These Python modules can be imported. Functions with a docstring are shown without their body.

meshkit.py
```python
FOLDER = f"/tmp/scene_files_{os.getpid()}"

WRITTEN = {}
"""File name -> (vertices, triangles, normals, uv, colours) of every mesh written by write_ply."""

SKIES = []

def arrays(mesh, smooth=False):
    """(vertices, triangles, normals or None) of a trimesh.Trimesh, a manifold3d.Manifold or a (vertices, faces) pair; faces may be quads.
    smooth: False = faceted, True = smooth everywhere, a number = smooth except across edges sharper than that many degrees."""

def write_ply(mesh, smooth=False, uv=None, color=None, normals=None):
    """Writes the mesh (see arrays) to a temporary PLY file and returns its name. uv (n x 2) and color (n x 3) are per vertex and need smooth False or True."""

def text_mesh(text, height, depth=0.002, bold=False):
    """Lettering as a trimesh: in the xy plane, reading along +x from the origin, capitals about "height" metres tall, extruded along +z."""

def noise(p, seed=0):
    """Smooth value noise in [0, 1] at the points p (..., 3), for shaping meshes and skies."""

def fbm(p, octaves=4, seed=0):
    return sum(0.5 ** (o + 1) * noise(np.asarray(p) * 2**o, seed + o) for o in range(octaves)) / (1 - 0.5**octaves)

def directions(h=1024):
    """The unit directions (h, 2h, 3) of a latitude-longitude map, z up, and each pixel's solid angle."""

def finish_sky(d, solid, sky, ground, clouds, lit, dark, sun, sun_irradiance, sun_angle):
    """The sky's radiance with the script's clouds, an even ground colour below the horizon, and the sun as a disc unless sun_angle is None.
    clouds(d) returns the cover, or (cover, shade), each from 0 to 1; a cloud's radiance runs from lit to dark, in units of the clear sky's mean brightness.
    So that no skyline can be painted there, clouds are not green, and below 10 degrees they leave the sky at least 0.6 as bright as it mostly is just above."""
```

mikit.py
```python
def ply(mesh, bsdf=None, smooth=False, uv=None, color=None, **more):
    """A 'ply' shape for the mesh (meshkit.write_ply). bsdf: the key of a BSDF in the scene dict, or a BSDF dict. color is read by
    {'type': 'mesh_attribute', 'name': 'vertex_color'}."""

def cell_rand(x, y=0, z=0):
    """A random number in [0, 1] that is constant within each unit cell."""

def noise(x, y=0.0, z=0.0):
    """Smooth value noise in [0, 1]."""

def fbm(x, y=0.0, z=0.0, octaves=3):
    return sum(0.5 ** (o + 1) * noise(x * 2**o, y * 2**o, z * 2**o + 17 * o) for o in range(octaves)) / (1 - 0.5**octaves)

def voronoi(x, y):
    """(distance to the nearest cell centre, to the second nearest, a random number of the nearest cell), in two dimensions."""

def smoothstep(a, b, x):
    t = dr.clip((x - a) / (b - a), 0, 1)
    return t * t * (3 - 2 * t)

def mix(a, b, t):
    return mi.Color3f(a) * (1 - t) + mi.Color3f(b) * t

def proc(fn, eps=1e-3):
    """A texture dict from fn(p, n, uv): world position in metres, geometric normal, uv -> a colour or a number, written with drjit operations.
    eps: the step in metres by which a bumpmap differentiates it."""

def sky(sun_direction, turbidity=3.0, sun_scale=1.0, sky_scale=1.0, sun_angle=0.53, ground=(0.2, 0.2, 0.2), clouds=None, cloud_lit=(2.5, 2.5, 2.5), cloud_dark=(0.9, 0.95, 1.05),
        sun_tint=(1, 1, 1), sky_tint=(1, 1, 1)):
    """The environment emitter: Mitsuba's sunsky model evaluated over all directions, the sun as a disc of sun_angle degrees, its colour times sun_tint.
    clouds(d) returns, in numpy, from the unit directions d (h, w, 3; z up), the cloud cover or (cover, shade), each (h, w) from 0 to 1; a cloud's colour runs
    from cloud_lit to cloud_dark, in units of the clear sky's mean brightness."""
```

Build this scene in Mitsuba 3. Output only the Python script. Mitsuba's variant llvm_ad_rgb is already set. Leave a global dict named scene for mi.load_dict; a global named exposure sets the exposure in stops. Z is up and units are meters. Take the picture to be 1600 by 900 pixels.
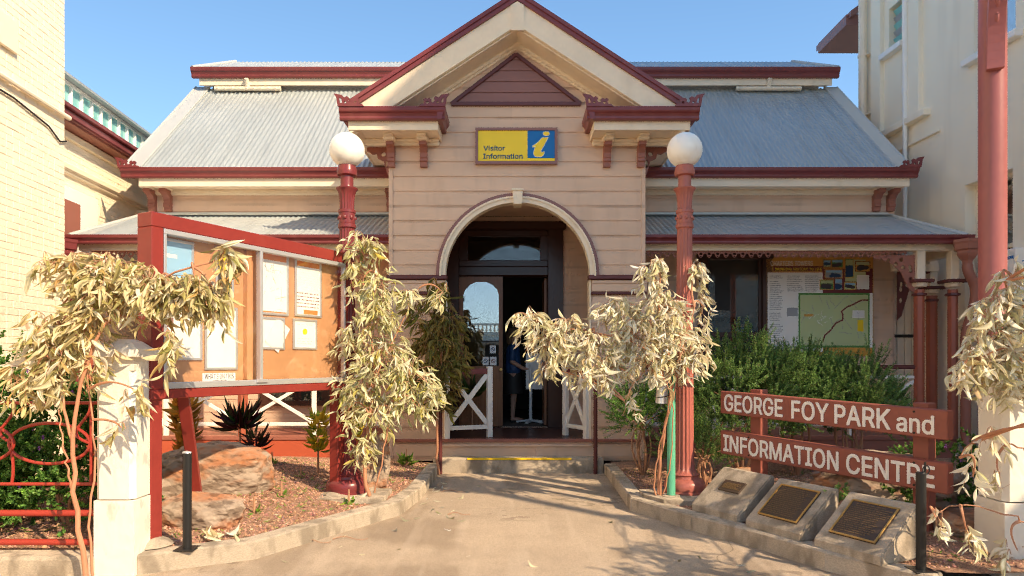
import math, random
import numpy as np, trimesh, mitsuba as mi, mikit, drjit as dr
import manifold3d as m3
from shapely.geometry import Polygon, Point, box as sbox, LineString
from shapely.ops import unary_union
from shapely import affinity
import meshkit
from mikit import proc, fbm, noise, voronoi, smoothstep, mix, ply
T = mi.ScalarTransform4f
rng = np.random.default_rng(7)
random.seed(7)
F, EYE, CY = 1067.0, 1.55, 565.0
scene, labels = {'type': 'scene'}, {}

# ------------------------------------------------------------------ camera, sky, exposure
scene['camera'] = {'type': 'perspective', 'fov': 2 * math.degrees(math.atan(800 / F)), 'fov_axis': 'x', 'near_clip': 0.05, 'far_clip': 900.0,
                   'principal_point_offset_y': -(CY - 450) / 900,
                   'to_world': T().look_at(origin=[0, 0, EYE], target=[0, 10, EYE], up=[0, 0, 1]),
                   'film': {'type': 'hdrfilm', 'width': 1024, 'height': 576}, 'sampler': {'type': 'independent', 'sample_count': 64}}
scene['sky'] = mikit.sky((1.0, -1.0, 0.95), turbidity=3.0, sun_scale=0.70, sky_scale=1.0, sky_tint=(0.93, 1.03, 1.07), sun_tint=(1.0, 0.97, 0.92), ground=(0.28, 0.25, 0.21))
exposure = 2.8

# ------------------------------------------------------------------ materials
def col(c): return {'type': 'rgb', 'value': list(c)}
def P(name, c, rough=0.5, spec=0.4, metal=0.0, tex=None, bump=None, bscale=1.0, **k):
    b = {'type': 'principled', 'base_color': tex if tex is not None else col(c), 'roughness': rough, 'specular': spec, 'metallic': metal, **k}
    if bump is not None:
        b = {'type': 'bumpmap', 'arbitrary': bump, 'scale': bscale, 'bsdf': b}
    scene[name] = {'type': 'twosided', 'bsdf': b}
def weather(c, amt=0.12, sc=(1.3, 1.3, 1.3), streak=0.0, c2=None):
    c2 = c2 or tuple(x * 0.7 for x in c)
    def fn(p, n, uv):
        t = fbm(p.x * sc[0], p.y * sc[1], p.z * sc[2], 4)
        g = noise(p.x * 41, p.y * 41, p.z * 23)
        r = mi.Color3f(c) * (1 - amt + 2 * amt * t) * (0.97 + 0.06 * g)
        if streak:
            s = smoothstep(0.55, 0.85, fbm(p.x * 7, p.y * 7, p.z * 0.6, 3))
            r = mix(r, mi.Color3f(c2), s * streak)
        return r
    return proc(fn)

FAC = (0.64, 0.46, 0.345)
def board_fn(p, n, uv):
    t = fbm(p.x * 0.9, p.y * 0.9, p.z * 4.0, 4)
    gr = noise(p.x * 6, p.y * 6, p.z * 160)
    row = mikit.cell_rand(p.x * 0.02 + 50, p.y * 0.3, (p.z - 0.172) / 0.2095)
    dust = smoothstep(0.50, 0.78, fbm(p.x * 5, p.y * 5, p.z * 1.1, 4))
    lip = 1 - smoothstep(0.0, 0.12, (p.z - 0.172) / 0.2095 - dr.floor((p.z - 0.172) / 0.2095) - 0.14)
    c = mi.Color3f(FAC) * (0.90 + 0.13 * t + 0.03 * gr + 0.07 * row)
    c = mix(c, (0.36, 0.25, 0.17), 0.22 * dust)
    nail = noise(p.x * 2.2, 3.0, dr.floor((p.z - 0.172) / 0.2095) * 7.7)
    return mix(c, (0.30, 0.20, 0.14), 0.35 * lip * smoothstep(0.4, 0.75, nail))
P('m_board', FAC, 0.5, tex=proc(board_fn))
P('m_cream', (0.74, 0.62, 0.47), 0.4, tex=weather((0.78, 0.67, 0.52), 0.07, (3, 3, 3), 0.22, (0.50, 0.38, 0.26)))
P('m_maroon', (0.20, 0.04, 0.04), 0.28, tex=weather((0.17, 0.037, 0.040), 0.16, (4, 4, 4), 0.25, (0.26, 0.10, 0.09)))
P('m_darkmar', (0.11, 0.03, 0.03), 0.35)
P('m_mauve', (0.25, 0.12, 0.11), 0.45)
P('m_corbel', (0.30, 0.115, 0.085), 0.4)
P('m_post', (0.34, 0.095, 0.055), 0.35)
P('m_white', (0.80, 0.78, 0.74), 0.45)
P('m_paper', (0.82, 0.82, 0.80), 0.6)
P('m_alu', (0.62, 0.63, 0.65), 0.35, metal=0.6)
P('m_black', (0.015, 0.015, 0.016), 0.35)
P('m_red', None, 0.36, tex=weather((0.235, 0.032, 0.026), 0.14, (5, 5, 3), 0.3, (0.28, 0.07, 0.05)))
P('m_fence', (0.33, 0.036, 0.024), 0.35)
P('m_sign', (0.27, 0.085, 0.062), 0.45, tex=weather((0.27, 0.082, 0.06), 0.12, (3, 3, 14)))
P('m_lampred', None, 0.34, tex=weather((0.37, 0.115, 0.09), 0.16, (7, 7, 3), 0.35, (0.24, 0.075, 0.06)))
P('m_pole', None, 0.34, tex=weather((0.31, 0.10, 0.095), 0.16, (4, 4, 1.5), 0.35, (0.40, 0.17, 0.15)))
P('m_relief', (0.20, 0.13, 0.065), 0.45, metal=0.4)
P('m_skirt', (0.42, 0.09, 0.045), 0.45)
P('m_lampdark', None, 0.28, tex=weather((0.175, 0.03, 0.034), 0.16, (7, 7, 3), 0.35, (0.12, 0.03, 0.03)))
P('m_globe', None, 0.15, spec=0.6, tex=proc(lambda p, n, uv: mix((0.85, 0.84, 0.80), (0.66, 0.62, 0.54), 0.8 * smoothstep(0.45, 0.8, fbm(p.x * 9, p.y * 9, p.z * 4, 4)) * smoothstep(3.95, 3.60, p.z))))
P('m_green', (0.11, 0.42, 0.27), 0.4)
P('m_yellow', (0.85, 0.56, 0.02), 0.5)
P('m_signyel', (0.86, 0.63, 0.02), 0.4)
P('m_blue', (0.0, 0.13, 0.42), 0.4)
P('m_navy', (0.02, 0.06, 0.16), 0.5)
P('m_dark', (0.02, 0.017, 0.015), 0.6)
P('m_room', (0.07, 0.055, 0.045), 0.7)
P('m_brass', (0.55, 0.33, 0.10), 0.35, metal=0.7)
P('m_bronze', (0.085, 0.06, 0.045), 0.4, metal=0.3)
P('m_orange', (0.72, 0.22, 0.06), 0.6)
P('m_ochre', (0.62, 0.32, 0.06), 0.6)
P('m_mapgreen', (0.50, 0.58, 0.30), 0.6)
P('m_leafgreen', (0.10, 0.26, 0.07), 0.6)
P('m_grey', (0.33, 0.35, 0.38), 0.6)
P('m_ink', (0.06, 0.05, 0.06), 0.6)
P('m_skyprint', (0.30, 0.55, 0.78), 0.6)
P('m_skin', (0.50, 0.28, 0.19), 0.5)
P('m_hair', (0.12, 0.07, 0.04), 0.5)
P('m_turq', (0.22, 0.52, 0.52), 0.15, spec=0.7)
P('m_stem', (0.42, 0.22, 0.13), 0.6)
P('m_bark', (0.45, 0.21, 0.12), 0.6, tex=weather((0.45, 0.21, 0.12), 0.3, (9, 9, 5), 0.4, (0.5, 0.38, 0.28)))
P('m_cork', (0.62, 0.29, 0.115), 0.8, tex=weather((0.54, 0.28, 0.135), 0.12, (2, 2, 2)))
def wood_fn(p, n, uv):
    t = fbm(p.x * 26 + 2 * noise(p.z * 2), p.y * 26, p.z * 1.6, 3)
    return mix((0.15, 0.055, 0.025), (0.30, 0.13, 0.055), t)
P('m_timber', None, 0.35, tex=proc(wood_fn))
P('m_darktimber', (0.055, 0.022, 0.016), 0.3)
def roof_fn(p, n, uv):
    t = fbm(p.x * 0.9, p.y * 0.5, p.z * 0.5, 4)
    s = smoothstep(0.5, 0.8, fbm(p.x * 8, p.y * 0.6, p.z * 0.6, 3))
    return mix((0.34, 0.38, 0.395), (0.46, 0.495, 0.505), t) * (1 - 0.12 * s)
P('m_roof', None, 0.38, spec=0.5, metal=0.3, tex=proc(roof_fn))
P('m_flash', (0.50, 0.51, 0.50), 0.4, metal=0.15)
def brick_fn(p, n, uv):
    t = fbm(p.y * 1.1, p.z * 1.1, p.x, 4)
    worn = smoothstep(0.66, 0.74, fbm(p.y * 6.0, p.z * 9.0, p.x * 6, 4)) * smoothstep(0.45, 0.6, noise(p.y * 0.9, p.z * 0.9))
    base = mi.Color3f(0.84, 0.75, 0.585) * (0.93 + 0.2 * t)
    return mix(base, (0.48, 0.30, 0.16), 0.75 * worn)
P('m_brick', None, 0.7, spec=0.25, tex=proc(brick_fn))
P('m_mortar', (0.78, 0.68, 0.51), 0.8, tex=None)
def rend_fn(p, n, uv):
    t = fbm(p.y * 0.7, p.z * 0.5, p.x, 4)
    s = smoothstep(0.5, 0.85, fbm(p.y * 5, p.z * 0.35, p.x * 5, 3))
    return mix(mi.Color3f(0.82, 0.75, 0.61) * (0.92 + 0.2 * t), (0.56, 0.49, 0.38), 0.3 * s)
P('m_render', None, 0.7, spec=0.25, tex=proc(rend_fn))
def path_fn(p, n, uv):
    a = fbm(p.x * 0.8, p.y * 0.8, 0, 5)
    b = fbm(p.x * 5, p.y * 5, 3, 4)
    g = noise(p.x * 170, p.y * 170)
    stain = smoothstep(0.54, 0.70, fbm(p.x * 1.7 + 9, p.y * 1.1, 5, 4))
    c = mix((0.29, 0.225, 0.165), (0.45, 0.36, 0.27), a * 0.55 + b * 0.45) * (0.80 + 0.40 * g)
    spot = smoothstep(0.70, 0.74, noise(p.x * 13, p.y * 13, 9.0)) * smoothstep(0.5, 0.7, noise(p.x * 1.3, p.y * 1.3, 2.0))
    v1, v2, vr = voronoi(p.x * 0.45 + 0.25 * noise(p.x * 3, p.y * 3), p.y * 0.45 + 0.25 * noise(p.x * 3 + 7, p.y * 3))
    crack = (1 - smoothstep(0.002, 0.007, v2 - v1)) * smoothstep(0.45, 0.6, noise(p.x * 0.7 + 3, p.y * 0.7))
    tyre = smoothstep(0.5, 0.8, fbm(p.x * 9, p.y * 0.8, 1.0, 3))
    c = mix(c, mi.Color3f(0.19, 0.14, 0.10), 0.5 * stain)
    c = mix(c, mi.Color3f(0.15, 0.115, 0.085), 0.5 * spot)
    c = mix(c, mi.Color3f(0.52, 0.43, 0.34), 0.22 * tyre)
    return mix(c, mi.Color3f(0.10, 0.08, 0.06), 0.7 * crack)
P('m_path', None, 0.75, spec=0.3, tex=proc(path_fn), bump=proc(lambda p, n, uv: fbm(p.x * 55, p.y * 55, 0, 3)), bscale=0.004)
def kerb_fn(p, n, uv):
    a = fbm(p.x * 2.2, p.y * 2.2, p.z * 2.2, 4)
    g = noise(p.x * 120, p.y * 120, p.z * 120)
    d = smoothstep(0.42, 0.66, fbm(p.x * 9, p.y * 9, p.z * 3, 4))
    c = mix((0.34, 0.28, 0.215), (0.48, 0.41, 0.325), a) * (0.84 + 0.32 * g)
    return mix(c, (0.15, 0.12, 0.09), 0.6 * d)
P('m_kerb', None, 0.8, spec=0.3, tex=proc(kerb_fn), bump=proc(lambda p, n, uv: fbm(p.x * 60, p.y * 60, p.z * 60, 3)), bscale=0.006)
def soil_fn(p, n, uv):
    d1, d2, r = voronoi(p.x * 45, p.y * 45)
    a = fbm(p.x * 1.3, p.y * 1.3, 0, 4)
    c = mix((0.19, 0.10, 0.065), (0.45, 0.275, 0.19), r * 0.55 + 0.45 * a)
    return c * (0.55 + 0.45 * smoothstep(0.0, 0.22, d2 - d1))
P('m_soil', None, 0.9, spec=0.2, tex=proc(soil_fn), bump=proc(lambda p, n, uv: fbm(p.x * 40, p.y * 40, 0, 3)), bscale=0.02)
def rock_fn(p, n, uv):
    a = fbm(p.x * 3.2, p.y * 3.2, p.z * 3.2, 5)
    b = fbm(p.x * 11, p.y * 11, p.z * 16, 4)
    o = smoothstep(0.46, 0.66, fbm(p.x * 4.6 + 5, p.y * 4.6, p.z * 6.4, 5)) * (0.45 + 0.55 * noise(p.x * 24, p.y * 24, p.z * 30))
    dk = smoothstep(0.53, 0.66, fbm(p.x * 9 + 3, p.y * 9, p.z * 17, 5))
    c = mix((0.24, 0.17, 0.125), (0.47, 0.38, 0.30), a * 0.45 + 0.55 * b)
    c = mix(c, mix((0.34, 0.095, 0.025), (0.46, 0.18, 0.06), b), 0.85 * o)
    return mix(c, (0.09, 0.055, 0.035), 0.6 * dk)
P('m_rock', None, 0.8, spec=0.25, tex=proc(rock_fn), bump=proc(lambda p, n, uv: fbm(p.x * 14, p.y * 14, p.z * 18, 5)), bscale=0.05)
def pil_fn(p, n, uv):
    a = fbm(p.x * 4, p.y * 4, p.z * 3, 4)
    w = smoothstep(0.60, 0.72, fbm(p.x * 14, p.y * 14, p.z * 6, 4)) * smoothstep(0.5, 1.0, fbm(p.x * 2, p.y * 2, p.z * 2 + 4, 2) + 0.25)
    return mix(mi.Color3f(0.76, 0.72, 0.64) * (0.9 + 0.18 * a), (0.42, 0.38, 0.33), 0.55 * w)
P('m_pillar', None, 0.55, spec=0.3, tex=proc(pil_fn), bump=proc(lambda p, n, uv: fbm(p.x * 30, p.y * 30, p.z * 16, 4)), bscale=0.008)
P('m_asphalt', (0.16, 0.145, 0.13), 0.85, tex=weather((0.17, 0.155, 0.135), 0.25, (0.6, 0.6, 0.6)))
scene['m_leaf'] = {'type': 'principledthin', 'base_color': {'type': 'mesh_attribute', 'name': 'vertex_color'}, 'roughness': 0.45, 'diff_trans': 0.7, 'spec_trans': 0.0, 'eta': 1.4}
scene['m_vcol'] = {'type': 'twosided', 'bsdf': {'type': 'principled', 'base_color': {'type': 'mesh_attribute', 'name': 'vertex_color'}, 'roughness': 0.7, 'specular': 0.3}}
scene['m_glass'] = {'type': 'thindielectric', 'int_ior': 2.7, 'ext_ior': 1.0}
scene['m_clear'] = {'type': 'thindielectric', 'int_ior': 1.5, 'ext_ior': 1.0}

# ------------------------------------------------------------------ scene helpers
def free(key):
    if key not in scene and key not in labels: return key
    i = 1
    while f'{key}_{i:03d}' in scene or f'{key}_{i:03d}' in labels: i += 1
    return f'{key}_{i:03d}'
def thing(name, label, cat, group=None):
    k = free(name); labels[k] = {'label': label, 'category': cat}
    if group: labels[k]['group'] = group
    return k
def put(key, mesh, mat, smooth=False, color=None, **kw):
    if isinstance(mesh, list): mesh = cat(mesh)
    scene[key] = ply(mesh, mat, smooth, color=color, **kw)
    return key
_cnt = {}
def part(parent, name, mesh, mat, smooth=False, label=None, kind=None, color=None, **kw):
    base = f'{parent}__{name}'
    i = _cnt.get(base, 0); _cnt[base] = i + 1
    k = base if i == 0 else f'{base}_{i:03d}'
    if mesh is not None: put(k, mesh, mat, smooth, color, **kw)
    if label or kind:
        labels[k] = {}
        if label: labels[k]['label'] = label
        if kind: labels[k]['kind'] = kind
    return k
def single(name, label, categ, mesh, mat, smooth=False, group=None, color=None):
    k = thing(name, label, categ, group); put(k, mesh, mat, smooth, color); return k
def struct(name, mesh, mat, smooth=False, kind='structure', label=None, color=None):
    k = free(name); labels[k] = {'kind': kind}
    if label: labels[k]['label'] = label
    if mesh is not None: put(k, mesh, mat, smooth, color)
    return k

# ------------------------------------------------------------------ mesh helpers
def at(px, py, Y): return np.array([(px - 800) * Y / F, Y, EYE + (CY - py) * Y / F])
def TM(v, f): return trimesh.Trimesh(np.asarray(v, float), np.asarray(f, int), process=False)
def cat(ms):
    V, Fs, o = [], [], 0
    for m in ms:
        V.append(np.asarray(m.vertices)); Fs.append(np.asarray(m.faces) + o); o += len(m.vertices)
    return TM(np.vstack(V), np.vstack(Fs))
_S = np.array([(a, b, c) for a in (-1, 1) for b in (-1, 1) for c in (-1, 1)], float)
_pv, _pm = [], []
for s in _S:
    for ax in range(3):
        _pv.append(s); m = np.ones(3); m[ax] = 0; _pm.append(m)
_pv, _pm = np.array(_pv), np.array(_pm)
def _hull(pts):
    h = trimesh.convex.convex_hull(pts)
    idx = [int(np.argmin(((pts - v) ** 2).sum(1))) for v in h.vertices]
    return np.array(idx)[h.faces]
_bf = _hull(_pv * (1 - 0.2 * _pm))
def obox(c, ax, half, b=0.004):
    half = np.asarray(half, float); b = min(b, half.min() * 0.8)
    v = _pv * (half - b * _pm)
    A = np.asarray(ax, float)
    if np.linalg.det(A) < 0: return TM(np.asarray(c) + v @ A, _bf[:, ::-1])
    return TM(np.asarray(c) + v @ A, _bf)
def cbox(x0, x1, y0, y1, z0, z1, b=0.004):
    return obox([(x0 + x1) / 2, (y0 + y1) / 2, (z0 + z1) / 2], np.eye(3), [abs(x1 - x0) / 2, abs(y1 - y0) / 2, abs(z1 - z0) / 2], b)
def unit(v): v = np.asarray(v, float); return v / (np.linalg.norm(v) + 1e-12)
def beam(p, q, w, h, up=(0, 0, 1), b=0.003):
    p, q = np.asarray(p, float), np.asarray(q, float)
    d = unit(q - p); s = unit(np.cross(d, up)); u = np.cross(s, d)
    return obox((p + q) / 2, [d, s, u], [np.linalg.norm(q - p) / 2, w / 2, h / 2], b)
def tube(pts, r, n=8, caps=True):
    p = np.asarray(pts, float); r = np.broadcast_to(np.asarray(r, float), (len(p),))
    t = np.gradient(p, axis=0); t /= np.linalg.norm(t, axis=1, keepdims=True) + 1e-12
    a = unit(np.cross(t[0], [0, 0, 1] if abs(t[0][2]) < 0.9 else [1, 0, 0])); V = []
    ang = np.arange(n) * 2 * np.pi / n
    for i in range(len(p)):
        a = unit(a - t[i] * (a @ t[i])); b = np.cross(t[i], a)
        V.append(p[i] + r[i] * (np.cos(ang)[:, None] * a + np.sin(ang)[:, None] * b))
    V = np.vstack(V); Fs = []
    for i in range(len(p) - 1):
        for j in range(n):
            k = (j + 1) % n
            Fs += [[i * n + j, i * n + k, (i + 1) * n + k], [i * n + j, (i + 1) * n + k, (i + 1) * n + j]]
    if caps:
        V = np.vstack([V, p[0], p[-1]]); c0 = len(V) - 2; m = (len(p) - 1) * n
        for j in range(n):
            k = (j + 1) % n
            Fs += [[c0, k, j], [c0 + 1, m + j, m + k]]
    return TM(V, Fs)
def spline(pts, n=12):
    from scipy.interpolate import CubicSpline
    p = np.asarray(pts, float)
    if len(p) < 3: return np.linspace(p[0], p[-1], n)
    t = np.r_[0, np.cumsum(np.linalg.norm(np.diff(p, axis=0), axis=1))]
    return CubicSpline(t, p)(np.linspace(0, t[-1], n))
def lathe(prof, n=28, c=(0, 0, 0), flute=None):
    prof = np.asarray(prof, float); ang = np.arange(n) * 2 * np.pi / n; V = []
    for i, q in enumerate(prof):
        rr = np.full(n, q[0])
        if flute is not None: rr = rr * (1 - flute(q[1]) * (0.5 + 0.5 * np.cos(ang * 14)))
        V.append(np.stack([rr * np.cos(ang), rr * np.sin(ang), np.full(n, q[1])], 1))
    V = np.vstack(V) + np.asarray(c); Fs = []
    for i in range(len(prof) - 1):
        j = np.arange(n); k = (j + 1) % n
        Fs.append(np.stack([i * n + j, i * n + k, (i + 1) * n + k], 1)); Fs.append(np.stack([i * n + j, (i + 1) * n + k, (i + 1) * n + j], 1))
    return TM(V, np.vstack(Fs))
def polys(g): return [q for q in getattr(g, 'geoms', [g]) if q.geom_type == 'Polygon' and q.area > 1e-6]
def extr(g, t, o, ux, uy, w0=0.0):
    """shapely shape in (u, v), extruded from w0 to w0 + t along ux x uy"""
    out = []; ux, uy = np.asarray(ux, float), np.asarray(uy, float); n = np.cross(ux, uy)
    for q in polys(g):
        m = trimesh.creation.extrude_polygon(q, t, engine='earcut')
        v = np.asarray(m.vertices)
        out.append(TM(np.asarray(o) + v[:, :1] * ux + v[:, 1:2] * uy + (v[:, 2:] + w0) * n, m.faces))
    return cat(out)
X_, Y_, Z_ = np.eye(3)
def front(g, t, Y, w0=0.0): return extr(g, t, [0, Y, 0], X_, Z_, w0)     # shape in (x, z), grows towards the viewer side (-y)
def text(s, h, o, ux, uy, t=0.003, bold=False, width=None):
    m = meshkit.text_mesh(s, h, t, bold)
    v = np.asarray(m.vertices)
    if width: v = v * np.array([width / (v[:, 0].max() - v[:, 0].min()), 1, 1])
    ux, uy = np.asarray(ux, float), np.asarray(uy, float)
    return TM(np.asarray(o) + v[:, :1] * ux + v[:, 1:2] * uy + v[:, 2:] * np.cross(ux, uy), m.faces)
def boards(holder, region, z0, z1, pitch, mat, o, ux, th=0.03, reb=0.032, name='weatherboard'):
    """chamferboards one by one: the face proud, the rebate at the foot set back"""
    u0, _, u1, _ = region.bounds; z = z0; i = 0
    while z < z1 - 0.02:
        row = region.intersection(sbox(u0 - 1, z + reb, u1 + 1, min(z + pitch - 0.003, z1)))
        rb = region.intersection(sbox(u0 - 1, z, u1 + 1, z + reb))
        for q in polys(row):
            ms = [extr(q, th + rng.uniform(-.0015, .0015), o, ux, Z_)]
            lo = rb.intersection(sbox(q.bounds[0] - .001, z - 1, q.bounds[2] + .001, z + 1))
            if polys(lo): ms.append(extr(lo, th - 0.014, o, ux, Z_))
            part(holder, name, ms, mat)
        z += pitch; i += 1
def corrugated(p, a, w, b, L, pitch=0.085, amp=0.011, per=8):
    """one sheet: p lower corner, a along the eave, b up the slope"""
    a, b = unit(a), unit(b); n = unit(np.cross(a, b)); k = max(2, int(round(w / pitch * per))) + 1
    u = np.linspace(0, w, k); V = []
    for v in (0, L):
        V.append(np.asarray(p) + u[:, None] * a + v * b + (amp * np.cos(2 * np.pi * u / pitch))[:, None] * n)
    V = np.vstack(V); j = np.arange(k - 1)
    return TM(V, np.vstack([np.stack([j, j + 1, j + 1 + k], 1), np.stack([j, j + 1 + k, j + k], 1)]))
def sheets(holder, p, a, W, b, L, mat='m_roof', sw=0.765, name='sheet'):
    a = unit(a); n = int(math.ceil(W / sw)); nn = unit(np.cross(a, unit(b)))
    for i in range(n):
        w = min(sw, W - i * sw)
        if w > 0.06: part(holder, name, corrugated(np.asarray(p) + a * i * sw + nn * (0.002 * (i % 2)), a, w, b, L), mat, smooth=True)
def sweep(profile, p, q, up=(0, 0, 1), ends=True):
    """closed 2-D profile (side, up) swept from p to q; side = direction x up"""
    p, q = np.asarray(p, float), np.asarray(q, float); d = unit(q - p); s = np.cross(d, up)
    pg = Polygon(profile)
    m = trimesh.creation.extrude_polygon(pg, np.linalg.norm(q - p), engine='earcut'); v = np.asarray(m.vertices)
    r = TM(p + v[:, :1] * s + v[:, 1:2] * np.asarray(up, float) + v[:, 2:] * d, m.faces)
    return r
def ogee(h, w):
    """gutter section: (out, up), back at out = 0, foot at up = 0"""
    return [(0, 0), (w * .55, 0), (w * .62, h * .12), (w * .60, h * .3), (w * .72, h * .48), (w * .9, h * .6), (w * .97, h * .72), (w * .97, h * .84), (w, h * .86), (w, h), (w * .9, h), (0, h)]
def blob(c, r, sub=4, amp=0.2, fr=1.6, seed=0, flat=0.0, rotz=0.0):
    m = trimesh.creation.icosphere(subdivisions=sub); v = np.asarray(m.vertices)
    d = 1 + amp * (meshkit.fbm(v * fr + seed * 7.3, 4, seed) - 0.5) * 2 + 0.25 * amp * (meshkit.fbm(v * fr * 4 + seed, 3, seed + 5) - 0.5) * 2
    q = np.sign(v) * np.abs(v) ** 0.8
    v = q * d[:, None] * np.asarray(r)
    cs, sn = math.cos(rotz), math.sin(rotz)
    v = v @ np.array([[cs, sn, 0], [-sn, cs, 0], [0, 0, 1]])
    return TM(v + np.asarray(c), m.faces)

def quad(x0, x1, y, z0, z1): return TM([[x0, y, z0], [x1, y, z0], [x1, y, z1], [x0, y, z1]], [[0, 1, 2], [0, 2, 3]])

# ------------------------------------------------------------------ ground, path, kerbs, garden beds
g = 260.0
struct('ground', TM([[-g, -g, 0], [g, -g, 0], [g, g, 0], [-g, g, 0]], [[0, 1, 2], [0, 2, 3]]), 'm_asphalt')
KL = [(-2.72, 4.93), (-2.0, 5.33), (-1.62, 6.0), (-1.12, 6.85), (-1.02, 7.62), (-1.0, 9.42)]
KR = [(2.75, 4.45), (2.3, 5.04), (2.06, 5.55), (1.63, 6.24), (1.22, 7.05), (1.245, 7.95), (1.27, 9.42)]
path_poly = Polygon(KL + KR[::-1] + [(3.3, 4.3), (3.3, -3.4), (-3.0, -3.4), (-3.0, 4.93)])
def sheet(poly, z):
    return extr(poly, 0.004, [0, 0, z - 0.004], X_, Y_)
pv = struct('path', None, None)
struct('path_base', sheet(path_poly.buffer(0.05), 0.002), 'm_dark')
for a_, b_ in ((-3.4, -1.2), (-1.2, 1.6), (1.6, 4.35), (4.35, 7.15), (7.15, 9.6)):
    part(pv, 'slab', sheet(path_poly.buffer(0.05).intersection(sbox(-9, a_ + .004, 9, b_ - .004)), 0.008), 'm_path')
struct('footpath', sheet(sbox(-30, -3.4, 30, 4.9).difference(path_poly.buffer(0.051)), 0.004), 'm_path')
struct('road', sheet(sbox(-90, -15.5, 90, -3.55), 0.003), 'm_asphalt')
struct('kerb', cbox(-60, 60, -3.55, -3.4, -0.1, 0.012), 'm_kerb')
def kerb_run(pts, side, key, w=0.16, h=0.15):
    """each cast length of the kerb is its own piece; side +1: the bed lies to the right of the run"""
    k = key
    for i in range(len(pts) - 1):
        p, q = np.array([*pts[i], 0.0]), np.array([*pts[i + 1], 0.0])
        L = np.linalg.norm(q - p); n = max(1, int(round(L / 1.1)))
        d = unit(q - p); m = np.array([d[1], -d[0], 0]) * side
        for j in range(n):
            a, b = p + d * (L * j / n + 0.003 - (0.03 if j == 0 and i else 0)), p + d * (L * (j + 1) / n - 0.003)
            c = (a + b) / 2 + m * w / 2 + np.array([0, 0, h / 2 - 0.02])
            part(k, 'kerb_length', obox(c, [d, m, Z_], [np.linalg.norm(b - a) / 2, w / 2, h / 2 + 0.02 + rng.uniform(-.002, .002)], 0.014), 'm_kerb')
kl = struct('garden_kerb', None, None); kerb_run(KL, -1, kl)
kr = struct('garden_kerb', None, None); kerb_run(KR, 1, kr)
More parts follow.
